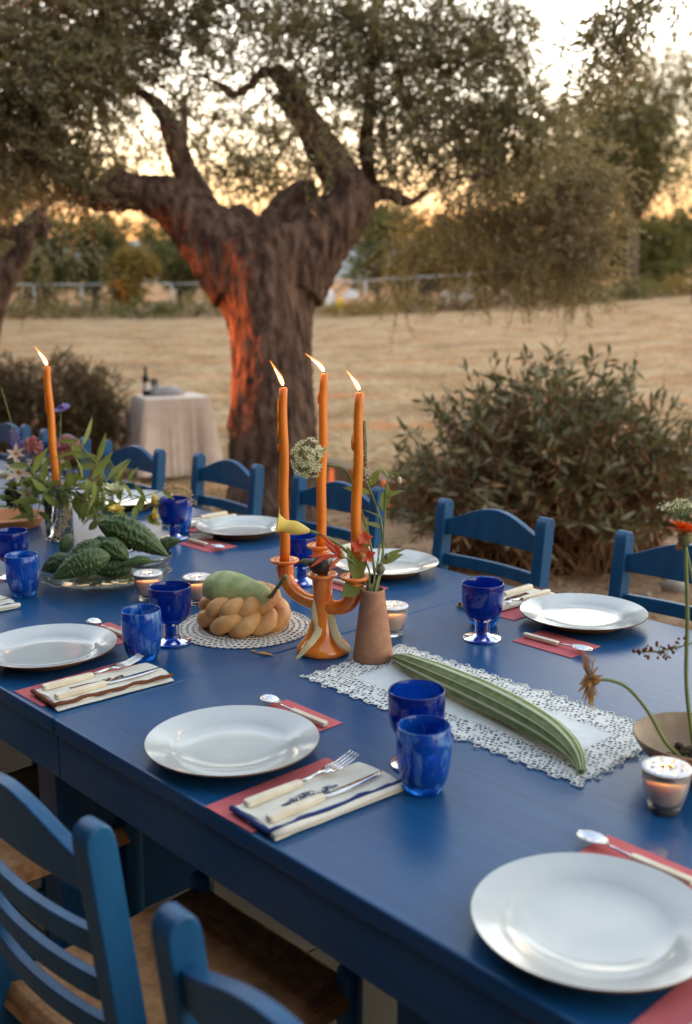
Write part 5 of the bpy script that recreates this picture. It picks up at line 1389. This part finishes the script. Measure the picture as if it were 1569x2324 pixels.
L_stem('yellow_rose', 'cream yellow blossom in the centre of the left bunch', [(190,1150,-.06),(235,1140,-.08),(258,1120,-.1)], (.02,-.012), 'rosette', M_cream, (.5,.65,.8,.9), .055, .022, s=1.6)
L_stem('yellow_rose', 'yellow blossom touching the far goblet', [(210,1165,-.04),(290,1165,-.06),(330,1155,-.06),(342,1140,-.06)], (.02,-.006), 'rosette', M_yellow, (.55,.7,.85), .045, .022, s=1.35, nrm=RT+UP*.4)
L_stem('yellow_rose', 'lower yellow blossom beside the far goblet', [(220,1175,-.06),(300,1180,-.08),(340,1168,-.08)], (.02,-.006), 'rosette', M_yellow, (.6,.75,.9), .045, .022, s=1.35, nrm=RT)
L_stem('yellow_rose', 'yellow bud low in the left bunch above the melons', [(190,1160,-.1),(240,1170,-.13),(264,1162,-.14)], (.01,-.02), 'rosette', M_yellow, (.6,.8), .05, .02, s=1.2)
L_stem('green_spike', 'green bud spike leaning right above the bunch', [(200,1130,0),(270,1105,0),(262,1070,0),(241,1034,0)], (.015,.0), 'greenspike', M_green, (.45,.6), .05, .016, s=1.2)
L_stem('leafy_stem', 'arching stem with long drooping leaves over the left bunch', [(180,1110,-.05),(240,1110,-.08),(225,1060,-.08),(190,1020,-.08),(172,995,-.08)], (.01,-.01), 'none', None, (.4,.5,.55,.62,.7,.78,.86,.93), .085, .016)
L_stem('leafy_stem', 'leafy stem spreading left from the glass vase', [(110,1100,-.08),(80,1080,-.1),(60,1050,-.1)], (-.01,-.02), 'none', None, (.4,.5,.6,.7,.8,.9), .075, .022)
L_stem('leafy_stem', 'leafy stem in the middle of the bunch, over the melons', [(160,1110,-.1),(190,1085,-.13),(215,1090,-.15)], (.01,-.02), 'none', None, (.4,.5,.6,.7,.8,.88,.95), .08, .026)
L_stem('leafy_stem', 'low leafy stem hanging down in front of the glass vase', [(110,1110,-.09),(95,1130,-.11),(80,1180,-.11)], (-.01,-.024), 'none', None, (.35,.45,.55,.7,.8,.9,.96), .07, .024)
L_stem('leafy_stem', 'leafy stem reaching right below the yellow blossoms', [(190,1150,-.03),(250,1150,-.05),(300,1118,-.06)], (.02,-.01), 'none', None, (.35,.45,.55,.65,.75,.85,.95), .065, .026)
L_stem('leafy_stem', 'upright leafy stem behind the lone candle', [(125,1090,.04),(120,1060,.05),(112,1040,.05)], (0,.014), 'none', None, (.4,.5,.6,.7,.8,.9), .06, .02)
L_stem('grass_plume', 'tan seed plume arching over the far goblet', [(220,1150,-.02),(330,1125,-.02),(385,1108,-.02),(420,1112,-.02),(436,1142,-.02)], (.02,0), 'plume', M_plume, (.6,), .05, .014)
L_stem('grass_plume', 'tan seed plume hanging in front of the glass vase', [(150,1118,-.1),(154,1150,-.12),(145,1185,-.12),(126,1216,-.12)], (.005,-.025), 'plume', M_plume, (), .05, .014)
L_stem('dark_leaf_sprig', 'dark red leafy sprig at the left edge above the terracotta dish', [(80,1120,.0),(50,1110,0),(30,1130,0)], (-.02,0), 'ball', M_darkf, (.6,.8), .04, .016, s=1.2)
L_stem('white_rose', 'white open blossom at the left edge beside the peach lily', [(70,1110,.02),(35,1095,.02),(8,1085,.02)], (-.02,.0), 'rosette', M_white, (.5,.7), .05, .016, s=1.4, nrm=UP-FW*.4)
L_stem('tall_grass_stem', 'tall bare stem rising at the left edge', [(50,1060,.1),(25,960,.1),(2,880,.1)], (-.025,.014), 'none', None, (.4,), .05, .010)

rf = random.Random(21)
for k, (lab, pts, off) in enumerate([
    ('filler foliage stem at the far left of the bunch', [(70,1120,.04),(40,1085,.06),(15,1060,.06)], (-.03,.01)),
    ('filler foliage stem low at the left of the glass vase', [(90,1120,0),(55,1125,-.02),(30,1160,-.03)], (-.03,-.01)),
    ('filler foliage stem right of the lone candle', [(150,1100,.02),(175,1060,.02),(190,1035,.02)], (.01,.01)),
    ('filler foliage stem above the largest melon', [(180,1120,-.06),(230,1130,-.08),(280,1150,-.10)], (.02,-.015)),
    ('filler foliage stem crossing the yellow blossoms', [(190,1125,-.04),(250,1100,-.06),(310,1095,-.07)], (.02,-.01)),
    ('filler foliage stem hanging over the melons', [(180,1130,-.1),(210,1150,-.14),(225,1190,-.15)], (.015,-.02)),
    ('filler foliage stem behind the cream lily', [(110,1100,.0),(85,1110,0),(70,1150,-.02)], (-.015,0))]):
    L_stem('foliage_stem', lab, pts, off, 'none', None, (.3,.38,.46,.54,.6,.66,.72,.78,.84,.9,.96), rf.uniform(.055,.08), rf.uniform(.016,.026))
L_stem('star_lily', 'small peach lily behind the cream lily', [(95,1105,.0),(60,1045,.02),(36,1030,.03)], (-.02,0), 'star', M_peach, (.6,), s=.8)
L_stem('white_blossom', 'white blossom cluster left of the lone candle', [(100,1090,-.02),(88,1050,-.03)], (-.01,-.01), 'cluster', M_white, (.6,), .04, .012)
L_stem('delphinium', 'purple flower spike low at the left edge', [(60,1115,.06),(40,1085,.08),(25,1050,.08)], (-.02,.01), 'spike', M_purple, (.5,), s=1.0)
L_stem('green_spike', 'short bud spike in the middle of the bunch', [(170,1110,-.06),(205,1105,-.09),(222,1118,-.1)], (.015,-.015), 'greenspike', M_plume, (.5,), .05, .016)

# ================================================================== RIGHT BOWL
RB = on(1572, 1755, TZ); dRB = dz(RB)
t = thing('stoneware_bowl', 'brown stoneware bowl at the right edge holding flower stems', 'bowl', RB)
MB().lathe([(0,0),(.036,0),(.040,.003),(.044,.008),(.064,.024),(.080,.042),(.0895,.058),(.0900,.061),(.0875,.0615),(.076,.044),(.058,.026),(.03,.016),(0,.015)], 56, RB).build('body', M_bowl, t)
b = MB()
for k in range(60):
    a = random.random()*6.28; r = .045*random.random()**.5; b.ell(RB+Vector((r*math.cos(a), r*math.sin(a), .020+.006*random.random())), (.006,.006,.005), 6, 5)
b.build('pebbles', M_soil, t)
RS = RB+Vector((0,0,.022))
def rpath(off, pts): return spl([RS+Vector((off[0],off[1],0))] + [at(x, y, dRB+(q[0] if q else 0)) for x, y, *q in pts], 6)
P = rpath((-.014,-.008), [(1510,1685,-.01),(1470,1615,-.01),(1425,1562,-.01),(1385,1544,-.01),(1352,1543,-.01)]); t = vflower('dried_gerbera', 'wilted gerbera with tan petals drooping left over the table', 'flower', P, .0030, .0024)
c = P[-1]; nrm = (P[-1]-P[-4]).normalized(); MB().ell(c+nrm*.002, (.008,.008,.008), 12, 8).build('calyx', M_stemd, t)
a1 = (UP - nrm*UP.dot(nrm)).normalized(); a2 = nrm.cross(a1)
for k in range(44):
    an = 2*math.pi*k/44; d = a1*math.cos(an)+a2*math.sin(an)
    MB().leaf(c+nrm*.006+d*.004, d+nrm*(.22+random.uniform(-.25,.2)), .044*random.uniform(.85,1.1), .0070, nrm, random.uniform(-.1,.3), 5).build('petal', M_tan, t)
P = rpath((.0,.004), [(1557,1560),(1559,1400),(1556,1290),(1554,1222)]); t = vflower('orange_zinnia', 'orange flower on a tall straight stem at the right edge', 'flower', P, .0032, .0028)
c = P[-1]; MB().lathe([(0,-.012),(.006,-.011),(.0105,-.002),(.0110,.006),(0,.008)], 14, c).build('calyx', M_stemd, t)
blossom(t, c+UP*.008, UP+RT*.1, M_orangep, 12, .030, .012, .30, 2, centre=M_tan)
for k in range(5): MB().leaf(c, (random.uniform(-1,0),random.uniform(-.5,.5),-1), .022, .008, None, .1, 5).build('sepal', M_tan, t)
P = rpath((.012,.01), [(1590,1560,.05),(1585,1400,.10),(1560,1260,.14),(1545,1180,.16)]); t = vflower('umbel', 'pale lacy umbel behind the orange flower', 'flower', P, .0026, .0018)
b = MB(); b2 = MB(); c = P[-1]
for k in range(46):
    a = k*2.4; r = .036*(k/46)**.5; e = c + RT*(r*math.cos(a)) + FW*(r*math.sin(a)) + UP*(.030-.012*(r/.036)**2+random.uniform(-.003,.003)); b.tube([c, e], .0005, 4, False)
    for q in range(6): b2.leaf(e+Vector((random.gauss(0,.003), random.gauss(0,.003), random.gauss(0,.002))), (random.gauss(0,1), random.gauss(0,1), .6), .0042, .0028, None, .1, 3)
b.build('rays', M_stem, t); b2.build('florets', M_cream, t)
P = rpath((.016,-.004), [(1640,1600,.02),(1640,1480,.03),(1600,1455,.03),(1540,1468,.03),(1490,1478,.03),(1450,1478,.03)]); t = vflower('berry_spray', 'spray of small brown berries reaching in from the right edge', 'berry spray', P, .0018, .0008)
b = MB(); b2 = MB()
for k in range(62):
    i = random.randint(int(len(P)*.55), len(P)-1); u = (i/len(P)-.55)/.45; p = P[i] + UP*random.gauss(0,.008*(1-.5*u)) + RT*random.gauss(0,.006) + FW*random.gauss(0,.010); b.ell(p, random.uniform(.0016,.0027), 7, 5); b2.tube([P[i], p], .0004, 4, False)
b.build('berries', M_trimbr, t); b2.build('twiglets', M_stem, t)
